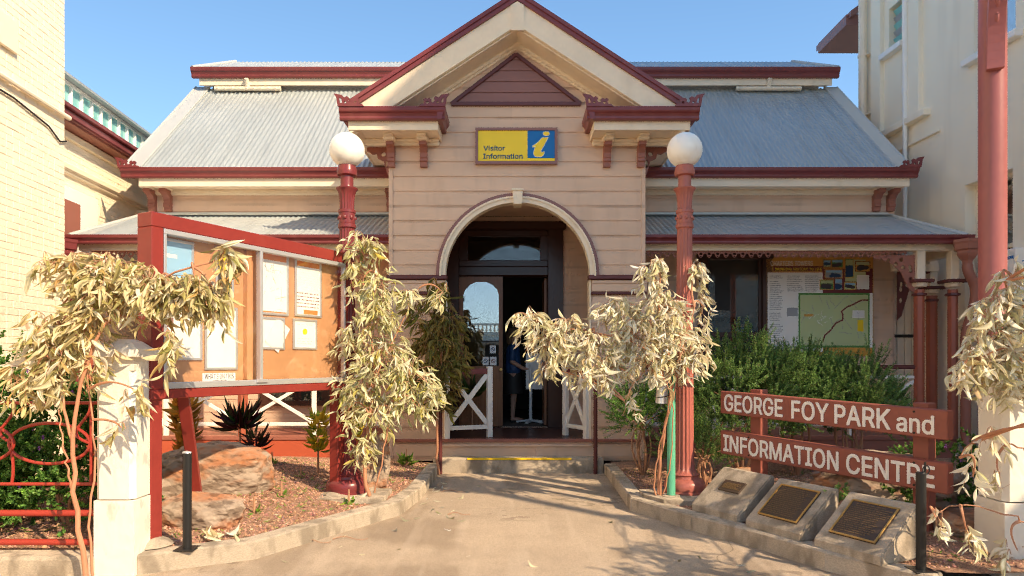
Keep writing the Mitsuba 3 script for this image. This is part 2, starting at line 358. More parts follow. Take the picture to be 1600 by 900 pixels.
def zl(x, y):
    return 0.12 + 0.27 * np.exp(-(((x + 3.5) / 1.3) ** 2 + ((y - 7.6) / 1.6) ** 2)) + 0.035 * (meshkit.fbm(np.stack([x * 2.2, y * 2.2, 0 * x], -1), 4) - .5) + 0.016 * (meshkit.fbm(np.stack([x * 12, y * 12, 0 * x], -1), 3, 4) - .5)
def zr(x, y):
    return 0.13 + 0.16 * np.exp(-(((x - 4.0) / 1.2) ** 2 + ((y - 6.5) / 1.3) ** 2)) + 0.03 * (meshkit.fbm(np.stack([x * 2.2, y * 2.2, 0 * x + 3], -1), 4) - .5)
def bed(poly, zf, step=0.05):
    x0, y0, x1, y1 = poly.bounds; xs = np.arange(x0 - step, x1 + step, step); ys = np.arange(y0 - step, y1 + step, step)
    gx, gy = np.meshgrid(xs, ys, indexing='ij'); z = zf(gx, gy)
    V = np.stack([gx, gy, z], -1).reshape(-1, 3); n = len(ys); Fs = []
    import shapely
    cx, cy = (gx[:-1, :-1] + step / 2), (gy[:-1, :-1] + step / 2)
    ok = shapely.contains_xy(poly, cx, cy)
    i, j = np.nonzero(ok); a = i * n + j
    return TM(V, np.vstack([np.stack([a, a + n, a + n + 1], 1), np.stack([a, a + n + 1, a + 1], 1)]))
lbed = Polygon([(-2.85, 5.02), (-2.05, 5.45), (-1.72, 6.05), (-1.22, 6.9), (-1.12, 7.62), (-1.1, 9.66), (-1.8, 9.9), (-1.8, 10.2), (-7.5, 10.2), (-7.5, 5.02)])
rbed = Polygon([(2.9, 4.55), (2.42, 5.1), (2.18, 5.6), (1.74, 6.3), (1.34, 7.05), (1.36, 7.95), (1.38, 9.66), (1.9, 9.9), (1.9, 10.2), (7.6, 10.2), (7.6, 4.7), (3.2, 4.55)])
struct('garden_bed', bed(lbed, zl), 'm_soil', True)
struct('garden_bed', bed(rbed, zr), 'm_soil', True)
struct('fence_plinth', cbox(-9, -3.0, 4.86, 5.08, -0.05, 0.155, 0.02), 'm_kerb')
struct('fence_plinth', cbox(3.78, 9, 4.7, 4.9, -0.05, 0.155, 0.02), 'm_kerb')
# concrete pads at the lamp, the green post and the notice board
for (x, y, r) in ((1.72, 7.05, 0.36), (-1.62, 7.1, 0.33)):
    struct('concrete_pad', extr(Point(x, y).buffer(r, 8).union(sbox(x - r, y - .3, x + r, y + .25)).intersection(lbed if x < 0 else rbed), 0.05, [0, 0, 0.135], X_, Y_), 'm_kerb')
# gravel stones lying loose on the beds
def pebbles(poly, zf, n, seed, near=None):
    r = np.random.default_rng(seed); x0, y0, x1, y1 = poly.bounds
    import shapely
    x, y = r.uniform(x0, x1, n), r.uniform(y0, y1, n); k = shapely.contains_xy(poly.buffer(-0.04), x, y); x, y = x[k], y[k]
    o = trimesh.creation.icosahedron(); v0, f0 = np.asarray(o.vertices), np.asarray(o.faces)
    s = r.uniform(0.004, 0.010, len(x)) * r.choice([1, 1.8], len(x), p=[.9, .1]); V = v0[None] * (s[:, None, None] * r.uniform(.6, 1.3, (len(x), 12, 1))) + np.stack([x, y, zf(x, y) + s * .3], -1)[:, None]
    f = f0[None] + 12 * np.arange(len(x))[:, None, None]
    c = np.array([0.47, 0.265, 0.185]) * r.uniform(.4, 1.45, (len(x), 1)) + r.normal(0, .02, (len(x), 3))
    return TM(V.reshape(-1, 3), f.reshape(-1, 3)), np.repeat(np.clip(c, .03, .85), 12, 0)
m, c = pebbles(sbox(-4.6, 5.1, -1.1, 9.7).intersection(lbed), zl, 16000, 3)
struct('gravel', m, 'm_vcol', kind='stuff', color=c, label='pinkish red gravel strewn over the left garden bed')
m, c = pebbles(sbox(1.3, 4.6, 4.6, 9.0).intersection(rbed), zr, 11000, 4)
struct('gravel', m, 'm_vcol', kind='stuff', color=c, label='reddish brown gravel strewn over the right garden bed')

# ------------------------------------------------------------------ the visitor centre
VC = thing('visitor_centre', 'tan weatherboard building with arched gable porch, maroon gutters and grey corrugated roofs', 'building')
PY, WY = 9.7, 11.4                      # porch front, main wall
CX, AR, ASP = 0.08, 1.03, 2.78          # arch centre, radius, springing
PL, PR = -1.745, 1.89
apex_z, foot = 6.52, 2.265
slope = (apex_z - 5.045) / foot
sof = 0.46                              # the soffit lies this far under the roof line
arch = unary_union([Point(CX, ASP).buffer(AR, 40), sbox(CX - AR, -1, CX + AR, ASP)])
xc = (PL + PR) / 2
gable = Polygon([(PL, 0.14), (PR, 0.14), (PR, 4.75), (xc + (apex_z - sof - 4.75) / slope, 4.75), (xc, apex_z - sof), (xc - (apex_z - sof - 4.75) / slope, 4.75), (PL, 4.75)])
gable = gable.intersection(sbox(PL, 0, PR, 9))
gable_full = Polygon([(PL, 0.14), (PR, 0.14), (PR, apex_z - sof - slope * (PR - xc)), (xc, apex_z - sof), (PL, apex_z - sof - slope * (xc - PL))])
wall = gable_full.difference(arch)
pw = part(VC, 'porch_wall', front(wall, 0.1, PY + 0.13), 'm_board')
bz0 = 0.17
tri = Polygon([(-0.84, 5.2), (0.955, 5.2), (0.0575, 5.9)])
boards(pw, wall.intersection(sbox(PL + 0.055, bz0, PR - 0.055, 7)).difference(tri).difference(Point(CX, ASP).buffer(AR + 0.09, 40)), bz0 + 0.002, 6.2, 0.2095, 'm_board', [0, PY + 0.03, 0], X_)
for x in (PL, PR - 0.05): part(pw, 'corner_stop', cbox(x - .004, x + 0.054, PY - 0.012, PY + 0.06, bz0, 4.7), 'm_board')
# triangular panel in the gable
tp = part(pw, 'gable_panel', front(tri.buffer(-0.005), 0.02, PY + 0.03), 'm_mauve')
boards(tp, tri.buffer(-0.01), 5.2, 5.9, 0.155, 'm_mauve', [0, PY + 0.012, 0], X_, th=0.022, reb=0.02, name='panel_board')
pts = [np.array([x, PY - 0.02, z]) for x, z in ((-0.86, 5.2), (0.975, 5.2), (0.0575, 5.905))]
for a, b in ((0, 1), (0, 2), (1, 2)): part(tp, 'panel_moulding', beam(pts[a], pts[b], 0.05, 0.05), 'm_darkmar')
# arch mouldings and keystone
def ring(r0, r1): return Point(CX, ASP).buffer(r1, 48).difference(Point(CX, ASP).buffer(r0, 48)).intersection(sbox(-9, ASP - 0.02, 9, 9))
part(pw, 'arch_moulding', [front(ring(AR - 0.01, AR + 0.05), 0.17, PY + 0.12), front(ring(AR + 0.05, AR + 0.078), 0.19, PY + 0.12)], 'm_cream')
part(pw, 'outer_arch_moulding', front(ring(AR + 0.078, AR + 0.125), 0.165, PY + 0.12), 'm_mauve')
part(pw, 'keystone', front(Polygon([(CX - .055, ASP + AR - .05), (CX + .055, ASP + AR - .05), (CX + .075, ASP + AR + .16), (CX - .075, ASP + AR + .16)]), 0.26, PY + 0.12), 'm_cream')
part(pw, 'keystone_cap', cbox(CX - .085, CX + .085, PY - 0.16, PY + 0.1, ASP + AR + .135, ASP + AR + .165), 'm_cream')
for s, xa, xb in ((-1, PL - 0.03, CX - AR), (1, CX + AR, PR + 0.03)):
    part(pw, 'impost', [cbox(xa, xb + (.035 if s < 0 else 0), PY - 0.07, PY + .03, ASP - 0.07, ASP - 0.005, .012) if s < 0 else cbox(xa - .035, xb, PY - 0.07, PY + .03, ASP - 0.07, ASP - 0.005, .012),
                        cbox(xa + .01, xb - .01, PY - 0.04, PY + .03, 2.50, 2.54, .01)], 'm_darkmar')
    part(pw, 'impost_frieze', [cbox(xa + .02, xb - .006, PY - 0.025, PY + .03, 2.545, ASP - 0.075, .004), cbox(xa + .02, xb - .003, PY - 0.04, PY + .03, 2.655, 2.705, .008)], 'm_board')
    part(pw, 'jamb', cbox(CX + s * AR - .012, CX + s * AR + .012, PY - 0.01, PY + .24, .45, ASP - .07), 'm_cream')
# porch side walls
for x, ux in ((PL, -Y_), (PR, Y_)):
    lo = sbox(-WY, 0.14, -PY - .06, 4.7) if x < 0 else sbox(PY + .06, 0.14, WY, 4.7)
    sw_ = part(VC, 'porch_side_wall', extr(lo, 0.1, [x - (-.1 if x < 0 else .1), 0, 0], ux, Z_), 'm_board')
    boards(sw_, lo, bz0, 4.66, 0.2095, 'm_board', [x - (-.02 if x < 0 else .02), 0, 0], ux)
# gable roof: sheets, barge boards, soffits
BY = 9.25
for s in (-1, 1):
    d = unit([s, 0, -slope]); e = np.array([xc + s * foot, BY, 5.045]); a = np.array([xc, BY, apex_z]); L = np.linalg.norm(e - a)
    rf = part(VC, 'gable_roof', None, None)
    up = unit(a - e)
    if s < 0: sheets(rf, e + [0, 4.4, 0], -Y_, 4.37, up, L, sw=.77)
    else: sheets(rf, e + [0, .03, 0], Y_, 4.37, up, L, sw=.77)
    def slab(v0, v1, y0, y1):    # follows the slope, between vertical drops v0 > v1 under the roof line
        return extr(Polygon([(e[0], e[2] - v0), (e[0], e[2] - v1), (a[0], a[2] - v1), (a[0], a[2] - v0)]), y1 - y0, [0, y1, 0], X_, Z_)
    part(VC, 'barge_capping', [slab(-0.02, 0.095, BY - .05, BY + .05), slab(-.03, .03, BY - .07, BY - .052)], 'm_maroon')
    part(VC, 'barge_board', [slab(0.097, 0.43, BY - .018, BY + .02), slab(.375, .425, BY - .035, BY - .019)], 'm_cream')
    part(VC, 'gable_soffit', slab(0.432, 0.455, BY + .022, PY + .02), 'm_cream')
    part(VC, 'soffit_moulding', [slab(.457, .505, PY - .06, PY + .01), slab(.506, .54, PY - .03, PY + .01)], 'm_cream')
part(VC, 'ridge_capping', tube([[xc, BY - .06, apex_z + .01], [xc, 13.6, apex_z + .01]], 0.05, 10), 'm_flash')
part(VC, 'apex_block', front(Polygon([(xc - .09, apex_z - .5), (xc + .09, apex_z - .5), (xc + .09, apex_z - .16), (xc, apex_z - .11), (xc - .09, apex_z - .16)]), .022, BY - .019), 'm_cream')
# boxed eave returns with gutters, crest ornaments, corbels
orn = [(0, 0), (.40, 0), (.37, .035), (.33, .035), (.31, .07), (.335, .10), (.30, .125), (.27, .105), (.245, .13), (.21, .10), (.22, .065), (.185, .055), (.155, .09), (.175, .125), (.14, .15), (.10, .13), (.06, .17), (-.06, .19), (-.02, .13), (-.01, .06)]
ornp = Polygon(orn).difference(unary_union([Polygon([(.03, .05), (.07, .05), (.05, .12), (.02, .13)]), Point(.27, .055).buffer(.02), Point(.115, .06).buffer(.018)]))
ornp = affinity.scale(ornp, .88, .88, origin=(0, 0))
def ornament(holder, x, z, Y, s):
    part(holder, 'crest_ornament', extr(affinity.scale(ornp, s, 1, origin=(0, 0)), 0.03, [x, Y, z], X_, Z_), 'm_maroon')
for s in (-1, 1):
    X0, X1 = (xc - 2.28, xc - 1.07) if s < 0 else (xc + 1.03, xc + 2.33)     # fascia
    er = part(VC, 'eave_return', [cbox(X0, X1, 9.2, 9.225, 4.67, 4.82), cbox(X0 if s > 0 else X1 - .025, X0 + .025 if s > 0 else X1, 9.226, 9.69, 4.67, 4.82)], 'm_cream')
    part(er, 'soffit', cbox(X0 + .02, X1 - .02, 9.227, 9.69, 4.682, 4.70), 'm_cream')
    part(er, 'bed_moulding', [cbox(X0 + .03, X1 - .03, 9.62, 9.69, 4.60, 4.68, .02), cbox(X0 + .03, X1 - .03, 9.57, 9.62, 4.64, 4.68, .01)], 'm_cream')
    gx0, gx1 = X0 - .10, X1 + .10
    prof = [(a, b) for a, b in ogee(.165, .11)]
    gm = [sweep(prof, [gx0, 9.195, 4.785], [gx1, 9.195, 4.785])]
    gxr, gdir = (gx1 - .10, 1) if s < 0 else (gx0 + .10, -1)
    gm.append(sweep(prof, [gxr, 9.10, 4.786], [gxr, 9.70, 4.786]) if s < 0 else sweep(prof, [gxr, 9.70, 4.786], [gxr, 9.10, 4.786]))
    gm.append(cbox(gx0 + .01, gx1 - .01, 9.2, 9.69, 4.93, 4.942))
    part(er, 'gutter', gm, 'm_maroon')
    ornament(er, gx0 - .01, 4.945, 9.1, 1); ornament(er, gx1 + .01, 4.945, 9.1, -1)
    # side eave running back to the main roof
    xo = X0 if s < 0 else X1
    se = part(VC, 'side_eave', [cbox(xo - (0 if s < 0 else .025), xo + (.025 if s < 0 else 0), 9.227, 11.3, 4.67, 4.82)], 'm_cream')
    xi = PL if s < 0 else PR
    part(se, 'soffit', cbox(min(xo, xi) + (.026 if s < 0 else 0), max(xo, xi) - (.026 if s > 0 else 0), 9.7, 11.3, 4.68, 4.70), 'm_cream')
    xg = xo - .003 if s < 0 else xo + .003
    part(se, 'gutter', sweep(prof, [xg, 11.3, 4.7845], [xg, 9.21, 4.7845]) if s < 0 else sweep(prof, [xg, 9.21, 4.7845], [xg, 11.3, 4.7845]), 'm_maroon')
    # brackets on the wall and a pierced side bracket
    for x in ((xc - 1.78, xc - 1.32) if s < 0 else (xc + 1.27, xc + 1.75)):
        cp = Polygon([(0, 0), (.07, 0), (.075, .06), (.10, .075), (.10, .11), (.085, .13), (.09, .19), (.13, .25), (.19, .28), (.20, .37), (0, .37)])
        k = part(er, 'corbel', extr(cp, 0.10, [x + .05, PY, 4.30], -Y_, Z_), 'm_corbel')
        part(er, 'modillion', [cbox(x - .085, x + .085, 9.42, 9.6, 4.625, 4.675, .02), cbox(x - .06, x + .06, 9.34, 9.6, 4.655, 4.679)], 'm_cream')
    bp = Polygon([(0, 0), (.36, 0), (.36, -.05), (.28, -.10), (.22, -.09), (.20, -.16), (.12, -.20), (.09, -.30), (.06, -.40), (0, -.46)]).difference(Point(.12, -.10).buffer(.035)).difference(affinity.scale(Point(.06, -.24).buffer(.03), 1, 2))
    part(se, 'side_bracket', extr(affinity.scale(bp, s, 1, origin=(0, 0)), .05, [xi, 9.95, 4.66], X_, Z_), 'm_corbel')
# porch inside
part(VC, 'porch_floor', None, None)
fl = f'{VC}__porch_floor'
for i in range(17):
    y0 = 9.66 + i * 0.11
    part(fl, 'floorboard', cbox(-1.66, 1.78, y0, y0 + .106, .41, .45 + rng.uniform(-.001, .001), .004), 'm_darktimber' if i else 'm_corbel')
part(VC, 'porch_ceiling', cbox(PL + .1, PR - .1, PY + .24, WY, 3.98, 4.02), 'm_board')
st = part(VC, 'entry_step', None, None)
part(st, 'tread', cbox(-1.09, 1.27, 9.42, 9.70, -.02, .21, .012), 'm_kerb', label='worn grey concrete step')
part(st, 'nosing_strip', cbox(-.62, .82, 9.407, 9.47, .195, .217, .003), 'm_yellow', label='yellow nosing strip')
part(st, 'riser', [cbox(-1.0, 1.14, 9.70, 9.73, .20, .41, .003), cbox(-1.0, 1.14, 9.665, 9.70, .345, .375, .006), cbox(.33, .63, 9.69, 9.70, .21, .345)], 'm_board')
# main wall, boards and openings
holes = unary_union([sbox(-1.09, .45, .85, 3.87), sbox(3.2, .9, 4.2, 3.3), sbox(-4.1, .9, -3.1, 3.3)])
for nm, x0, x1 in (('left_wing_wall', -6.04, PL - .02), ('right_wing_wall', PR + .02, 6.36), ('porch_back_wall', PL + .1, PR - .1)):
    reg = sbox(x0, .25, x1, 4.5 if 'wing' in nm else 3.98).difference(holes)
    w = part(VC, nm, front(reg, .12, WY + .15), 'm_board')
    boards(w, reg, .26, 4.48 if 'wing' in nm else 3.97, .2095, 'm_board', [0, WY + .03, 0], X_)
for x in (-6.04, 6.36):     # end walls and back: a closed house
    part(VC, 'end_wall', cbox(x - .06, x + .06, WY + .06, 17, 0, 4.5), 'm_board')
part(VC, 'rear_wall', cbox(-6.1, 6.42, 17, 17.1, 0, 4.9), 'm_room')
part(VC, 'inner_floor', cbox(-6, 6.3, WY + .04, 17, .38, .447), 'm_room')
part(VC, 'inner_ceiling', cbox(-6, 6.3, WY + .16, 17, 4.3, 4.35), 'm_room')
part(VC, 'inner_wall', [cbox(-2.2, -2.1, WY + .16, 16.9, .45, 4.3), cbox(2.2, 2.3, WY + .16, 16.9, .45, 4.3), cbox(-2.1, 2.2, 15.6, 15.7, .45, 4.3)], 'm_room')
# door set
df = part(VC, 'door_frame', [cbox(-1.09, -.885, WY - .06, WY + .2, .45, 3.85), cbox(.60, .85, WY - .06, WY + .2, .45, 3.85), cbox(-1.14, .90, WY - .09, WY + .2, 3.74, 3.88, .02),
                             cbox(-.884, .599, WY - .05, WY + .2, 2.98, 3.13, .01), cbox(-.884, .599, WY - .03, WY + .1, 3.13, 3.24, .01), cbox(-.884, .599, WY - .03, WY + .1, 3.64, 3.74, .01),
                             cbox(-.884, -.74, WY - .03, WY + .1, 3.24, 3.64), cbox(.47, .599, WY - .03, WY + .1, 3.24, 3.64)], 'm_darktimber')
part(df, 'transom_pane', quad(-.74, .47, WY + .03, 3.24, 3.64), 'm_clear')
dleaf = sbox(-.88, .47, -.155, 2.97)
gp = Polygon([(-.815, 1.475), (-.22, 1.475), (-.22, 2.66), (-.25, 2.76), (-.33, 2.84), (-.43, 2.885), (-.60, 2.885), (-.70, 2.84), (-.785, 2.75), (-.815, 2.66)])
dr_ = part(VC, 'door', front(dleaf.difference(gp), .045, WY + .05), 'm_timber', label='timber door leaf with arched glass')
_tv, _tf = trimesh.creation.triangulate_polygon(gp.buffer(.003), engine='earcut')
part(dr_, 'pane', TM(np.stack([_tv[:, 0], np.full(len(_tv), WY + .0285), _tv[:, 1]], 1), _tf), 'm_glass')
part(dr_, 'lower_panel', [front(sbox(-.80, .62, -.55, 1.28).buffer(.01).difference(sbox(-.79, .63, -.56, 1.27)), .012, WY + .004), front(sbox(-.49, .62, -.24, 1.28).buffer(.01).difference(sbox(-.48, .63, -.25, 1.27)), .012, WY + .004), front(sbox(-.76, .66, -.59, 1.24), .008, WY + .005), front(sbox(-.45, .66, -.28, 1.24), .008, WY + .005)], 'm_timber')
part(dr_, 'knob', tube([[-.185, WY + .0, 1.42], [-.185, WY - .05, 1.42]], [.012, .025], 10), 'm_brass')
for x0, z0, w, h in ((-.37, 1.69, .1, .13), (-.37, 1.49, .11, .14), (-.49, 1.49, .1, .14)):
    stk = part(dr_, 'sticker', front(sbox(x0, z0, x0 + w, z0 + h), .001, WY + .0255), 'm_paper')
    part(stk, 'symbol', front(Point(x0 + w / 2, z0 + h / 2).buffer(.036).difference(Point(x0 + w / 2, z0 + h / 2).buffer(.027)).union(LineString([(x0 + w / 2 - .022, z0 + h / 2 + .022), (x0 + w / 2 + .022, z0 + h / 2 - .022)]).buffer(.005)), .001, WY + .0242), 'm_red' if z0 < 1.6 and x0 > -.4 else 'm_navy')
d2 = part(VC, 'open_door', cbox(.545, .59, WY + .2, WY + .95, .47, 2.97), 'm_timber', label='timber door leaf folded back into the room')
# wing windows
for x0, x1, lab in ((3.2, 4.2, 'sash window of the right wing'), (-4.1, -3.1, None)):
    wf = part(VC, 'window', [cbox(x0 - .1, x0 + .03, WY - .05, WY + .14, .86, 3.34), cbox(x1 - .03, x1 + .13, WY - .05, WY + .14, .86, 3.34), cbox(x0 - .12, x1 + .15, WY - .06, WY + .14, 3.26, 3.36), cbox(x0 - .14, x1 + .16, WY - .1, WY + .14, .82, .9),
                                 cbox(x0 + .03, x1 - .03, WY - .01, WY + .08, 1.96, 2.04), cbox(x0 + .03, x0 + .08, WY + .0, WY + .07, .9, 3.26), cbox(x1 - .08, x1 - .03, WY + .0, WY + .07, .9, 3.26)], 'm_darktimber', label=lab)
    part(wf, 'pane', quad(x0 + .06, x1 - .06, WY + .03, .9, 2.0), 'm_clear'); part(wf, 'pane', quad(x0 + .06, x1 - .06, WY + .02, 2.0, 3.26), 'm_clear')
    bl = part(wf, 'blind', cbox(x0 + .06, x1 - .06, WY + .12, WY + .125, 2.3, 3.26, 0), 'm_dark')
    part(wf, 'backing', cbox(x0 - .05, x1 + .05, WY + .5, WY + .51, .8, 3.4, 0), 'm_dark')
# main roof
EY, EZ, RY, RZ = 11.0, 4.64, 13.5, 6.92
up = unit([0, RY - EY, RZ - EZ]); L = math.hypot(RY - EY, RZ - EZ)
mr = part(VC, 'main_roof', None, None)
sheets(mr, [-5.98, EY - .02, EZ + .02], X_, 12.17, up, L)
for x0, x1 in ((-6.24, -5.96), (6.17, 6.42)):
    q = np.array([[x0, EY - .03, EZ + .02], [x1, EY - .03, EZ + .02], [x1, RY, RZ + .04], [x0, RY, RZ + .04]])
    nrm = np.array([0, -up[2], up[1]])
    part(mr, 'verge_flashing', [TM(q + nrm * .018, [[0, 1, 2], [0, 2, 3]]), beam((q[0] + q[3]) / 2 * 0 + q[0] - nrm * .03, q[3] - nrm * .03, .03, .12, up=nrm), tube([q[0] + nrm * .02 + [.0, 0, 0], q[3] + nrm * .02], .018, 6), tube([q[1] + nrm * .02, q[2] + nrm * .02], .012, 6)], 'm_flash')
part(VC, 'rear_roof', [TM([[-6.24, RY, 6.92], [6.42, RY, 6.92], [6.42, 18, 4.6], [-6.24, 18, 4.6]], [[0, 1, 2], [0, 2, 3]])], 'm_roof')
for x in (-6.04, 6.36): part(VC, 'gable_end', extr(Polygon([(EY + .1, EZ - .1), (17.2, EZ - .1), (RY, RZ - .1)]), .05, [x - .02, 0, 0], Y_, Z_), 'm_board')
for s, x0, x1 in ((-1, -6.26, -1.76), (1, 1.90, 6.5)):
    ev = part(VC, 'wing_eave', [cbox(x0 + (.25 if s < 0 else 0), x1 - (.1 if s > 0 else 0), 10.99, 11.015, 4.37, 4.53), cbox(x0 + (.25 if s < 0 else 0), x1 - (.1 if s > 0 else 0), 11.016, WY, 4.41, 4.43), cbox(x0 + (.25 if s < 0 else 0), x1 - (.1 if s > 0 else 0), WY - .06, WY, 4.32, 4.41, .02)], 'm_cream')
    part(ev, 'gutter', sweep(ogee(.15, .12), [x0, 11.0, 4.5], [x1, 11.0, 4.5]), 'm_maroon')
    ornament(ev, x0 - .02 if s < 0 else x1 + .02, 4.65, 10.9, -s)
    if s < 0: scene.pop(f'{ev}__crest_ornament', None); part(ev, 'end_ornament', extr(ornp, .03, [x0 - .02, 10.9, 4.64], X_, Z_), 'm_maroon')
    for x in ((-5.98, -5.72, PL - .28) if s < 0 else (PR + .22, 6.06, 6.3)):
        cp = Polygon([(0, 0), (.07, 0), (.075, .06), (.10, .075), (.10, .11), (.085, .13), (.09, .19), (.15, .25), (.24, .28), (.25, .36), (0, .36)])
        part(ev, 'corbel', extr(cp, .11, [x + .055, WY, 4.05], -Y_, Z_), 'm_corbel')
        part(ev, 'corbel_cap', cbox(x - .09, x + .09, WY - .3, WY - .0, 4.385, 4.409, .008), 'm_cream')
# the raised upper roof
mw = part(VC, 'upper_wall', cbox(-5.9, 6.05, RY - .03, 16.5, 6.7, 7.2), 'm_grey')
part(VC, 'upper_fascia', [cbox(-6.08, 6.22, 13.27, 13.3, 6.92, 7.06), cbox(-6.08, 6.22, 13.3, 13.5, 6.98, 7.0)], 'm_cream')
part(VC, 'upper_gutter', sweep(ogee(.18, .13), [-6.2, 13.28, 7.05], [6.33, 13.28, 7.05]), 'm_maroon')
uroof = part(VC, 'upper_roof', None, None)
sl = unit([0, .9, .5]); Lu = math.hypot(.9, .5)
sheets(uroof, [-5.72, 13.2, 7.235], X_, 11.5, sl, Lu)
for s, xe, xi in ((-1, -6.18, -5.7), (1, 6.31, 5.78)):
    part(uroof, 'hip_sheet', TM([[xe, 13.2, 7.232], [xi, 13.2, 7.232], [xi, 14.1, 7.735], [xe, 16, 7.232], [xi, 15.5, 7.735]], [[0, 1, 2], [0, 2, 4], [0, 4, 3]]), 'm_roof')
    part(uroof, 'hip_capping', tube([[xe, 13.2, 7.24], [xi, 14.1, 7.745]], .035, 8), 'm_flash')
part(uroof, 'flat_sheet', TM([[-5.7, 14.1, 7.735], [5.78, 14.1, 7.735], [5.78, 15.5, 7.735], [-5.7, 15.5, 7.735], [-6.18, 16.5, 7.232], [6.31, 16.5, 7.232]], [[0, 1, 2], [0, 2, 3], [3, 2, 5], [3, 5, 4]]), 'm_roof')
# rainwater spreaders lying on the main roof
for xa, xb in ((-5.78, -4.5), (4.36, 5.62)):
    zz = RZ - .06; xm = (xa + xb) / 2
    sp = single('rainwater_spreader', f'cream perforated spreader pipe lying on the {"left" if xa < 0 else "right"} half of the roof', 'pipe',
                [tube([[xa, 13.28, zz], [xb, 13.28, zz]], .04, 10), tube([[xm, 13.28, zz], [xm, 13.25, zz + .1], [xm, 13.2, 7.03]], .04, 10)] +
                [tube([[x, 13.25, zz - .0], [x, 13.20, zz - .035]], .022, 8) for x in np.arange(xa + .08, xb - .04, .14)], 'm_cream', 35)
# verandahs
VZ0, VZ1, VY = 3.37, 3.97, 9.98
vup = unit([0, WY - VY, VZ1 - VZ0]); vL = math.hypot(WY - VY, VZ1 - VZ0)
val = Polygon([(0, 0), (.125, 0), (.125, -.05), (.105, -.05), (.09, -.10), (.0625, -.13), (.035, -.10), (.02, -.05), (0, -.05)]).difference(unary_union([Point(.0625, -.055).buffer(.026), Point(.0, -.022).buffer(.013), Point(.125, -.022).buffer(.013), Point(.0625, -.103).buffer(.011)]))
def valance(holder, x0, x1, Y):
    n = int((x1 - x0) / .125)
    part(holder, 'valance', [extr(affinity.translate(affinity.scale(val, 1, .8, origin=(0, 0)), x0 + i * .125, 0), .018, [0, Y, 3.192], X_, Z_) for i in range(n)], 'm_corbel', kind='stuff')
def octo(x, y, r, z0, z1): return lathe([(0, z0), (r, z0), (r, z1), (0, z1)], 8, (x, y, 0))
def vpost(holder, x, y, r=.075):
    k = part(holder, 'post', octo(x, y, r, .45, 2.62), 'm_post')
    part(k, 'head', cbox(x - .062, x + .062, y - .062, y + .062, 2.78, 3.19, .006), 'm_cream')
    part(k, 'capital', [lathe([(0, 2.66), (.10, 2.66), (.125, 2.72), (.09, 2.78), (0, 2.78)], 8, (x, y, 0))], 'm_cream')
    part(k, 'necking', [cbox(x - .15, x + .15, y - .15, y + .15, 2.715, 2.765, .012), lathe([(.07, 2.52), (.105, 2.53), (.105, 2.56), (.07, 2.57)], 8, (x, y, 0))], 'm_darkmar')
def xpanel(holder, p, q, z0=.62, z1=1.32):
    p, q = np.array(p), np.array(q); zl_, zh = np.array([0, 0, z0]), np.array([0, 0, z1])
    w = .05
    part(holder, 'baluster_panel', [beam(p + zl_, q + zl_, w, .05), beam(p + zh, q + zh, w, .04), beam(p + zl_ + [0, 0, .02], q + zh - [0, 0, .02], .03, .05), beam(p + zh - [0, .012, .02], q + zl_ + [0, -.012, .02], .03, .05),
                                    beam(p + [0, 0, .45], p + [0, 0, z1 + .02], .06, .06, up=(0, 1, 0))], 'm_white')
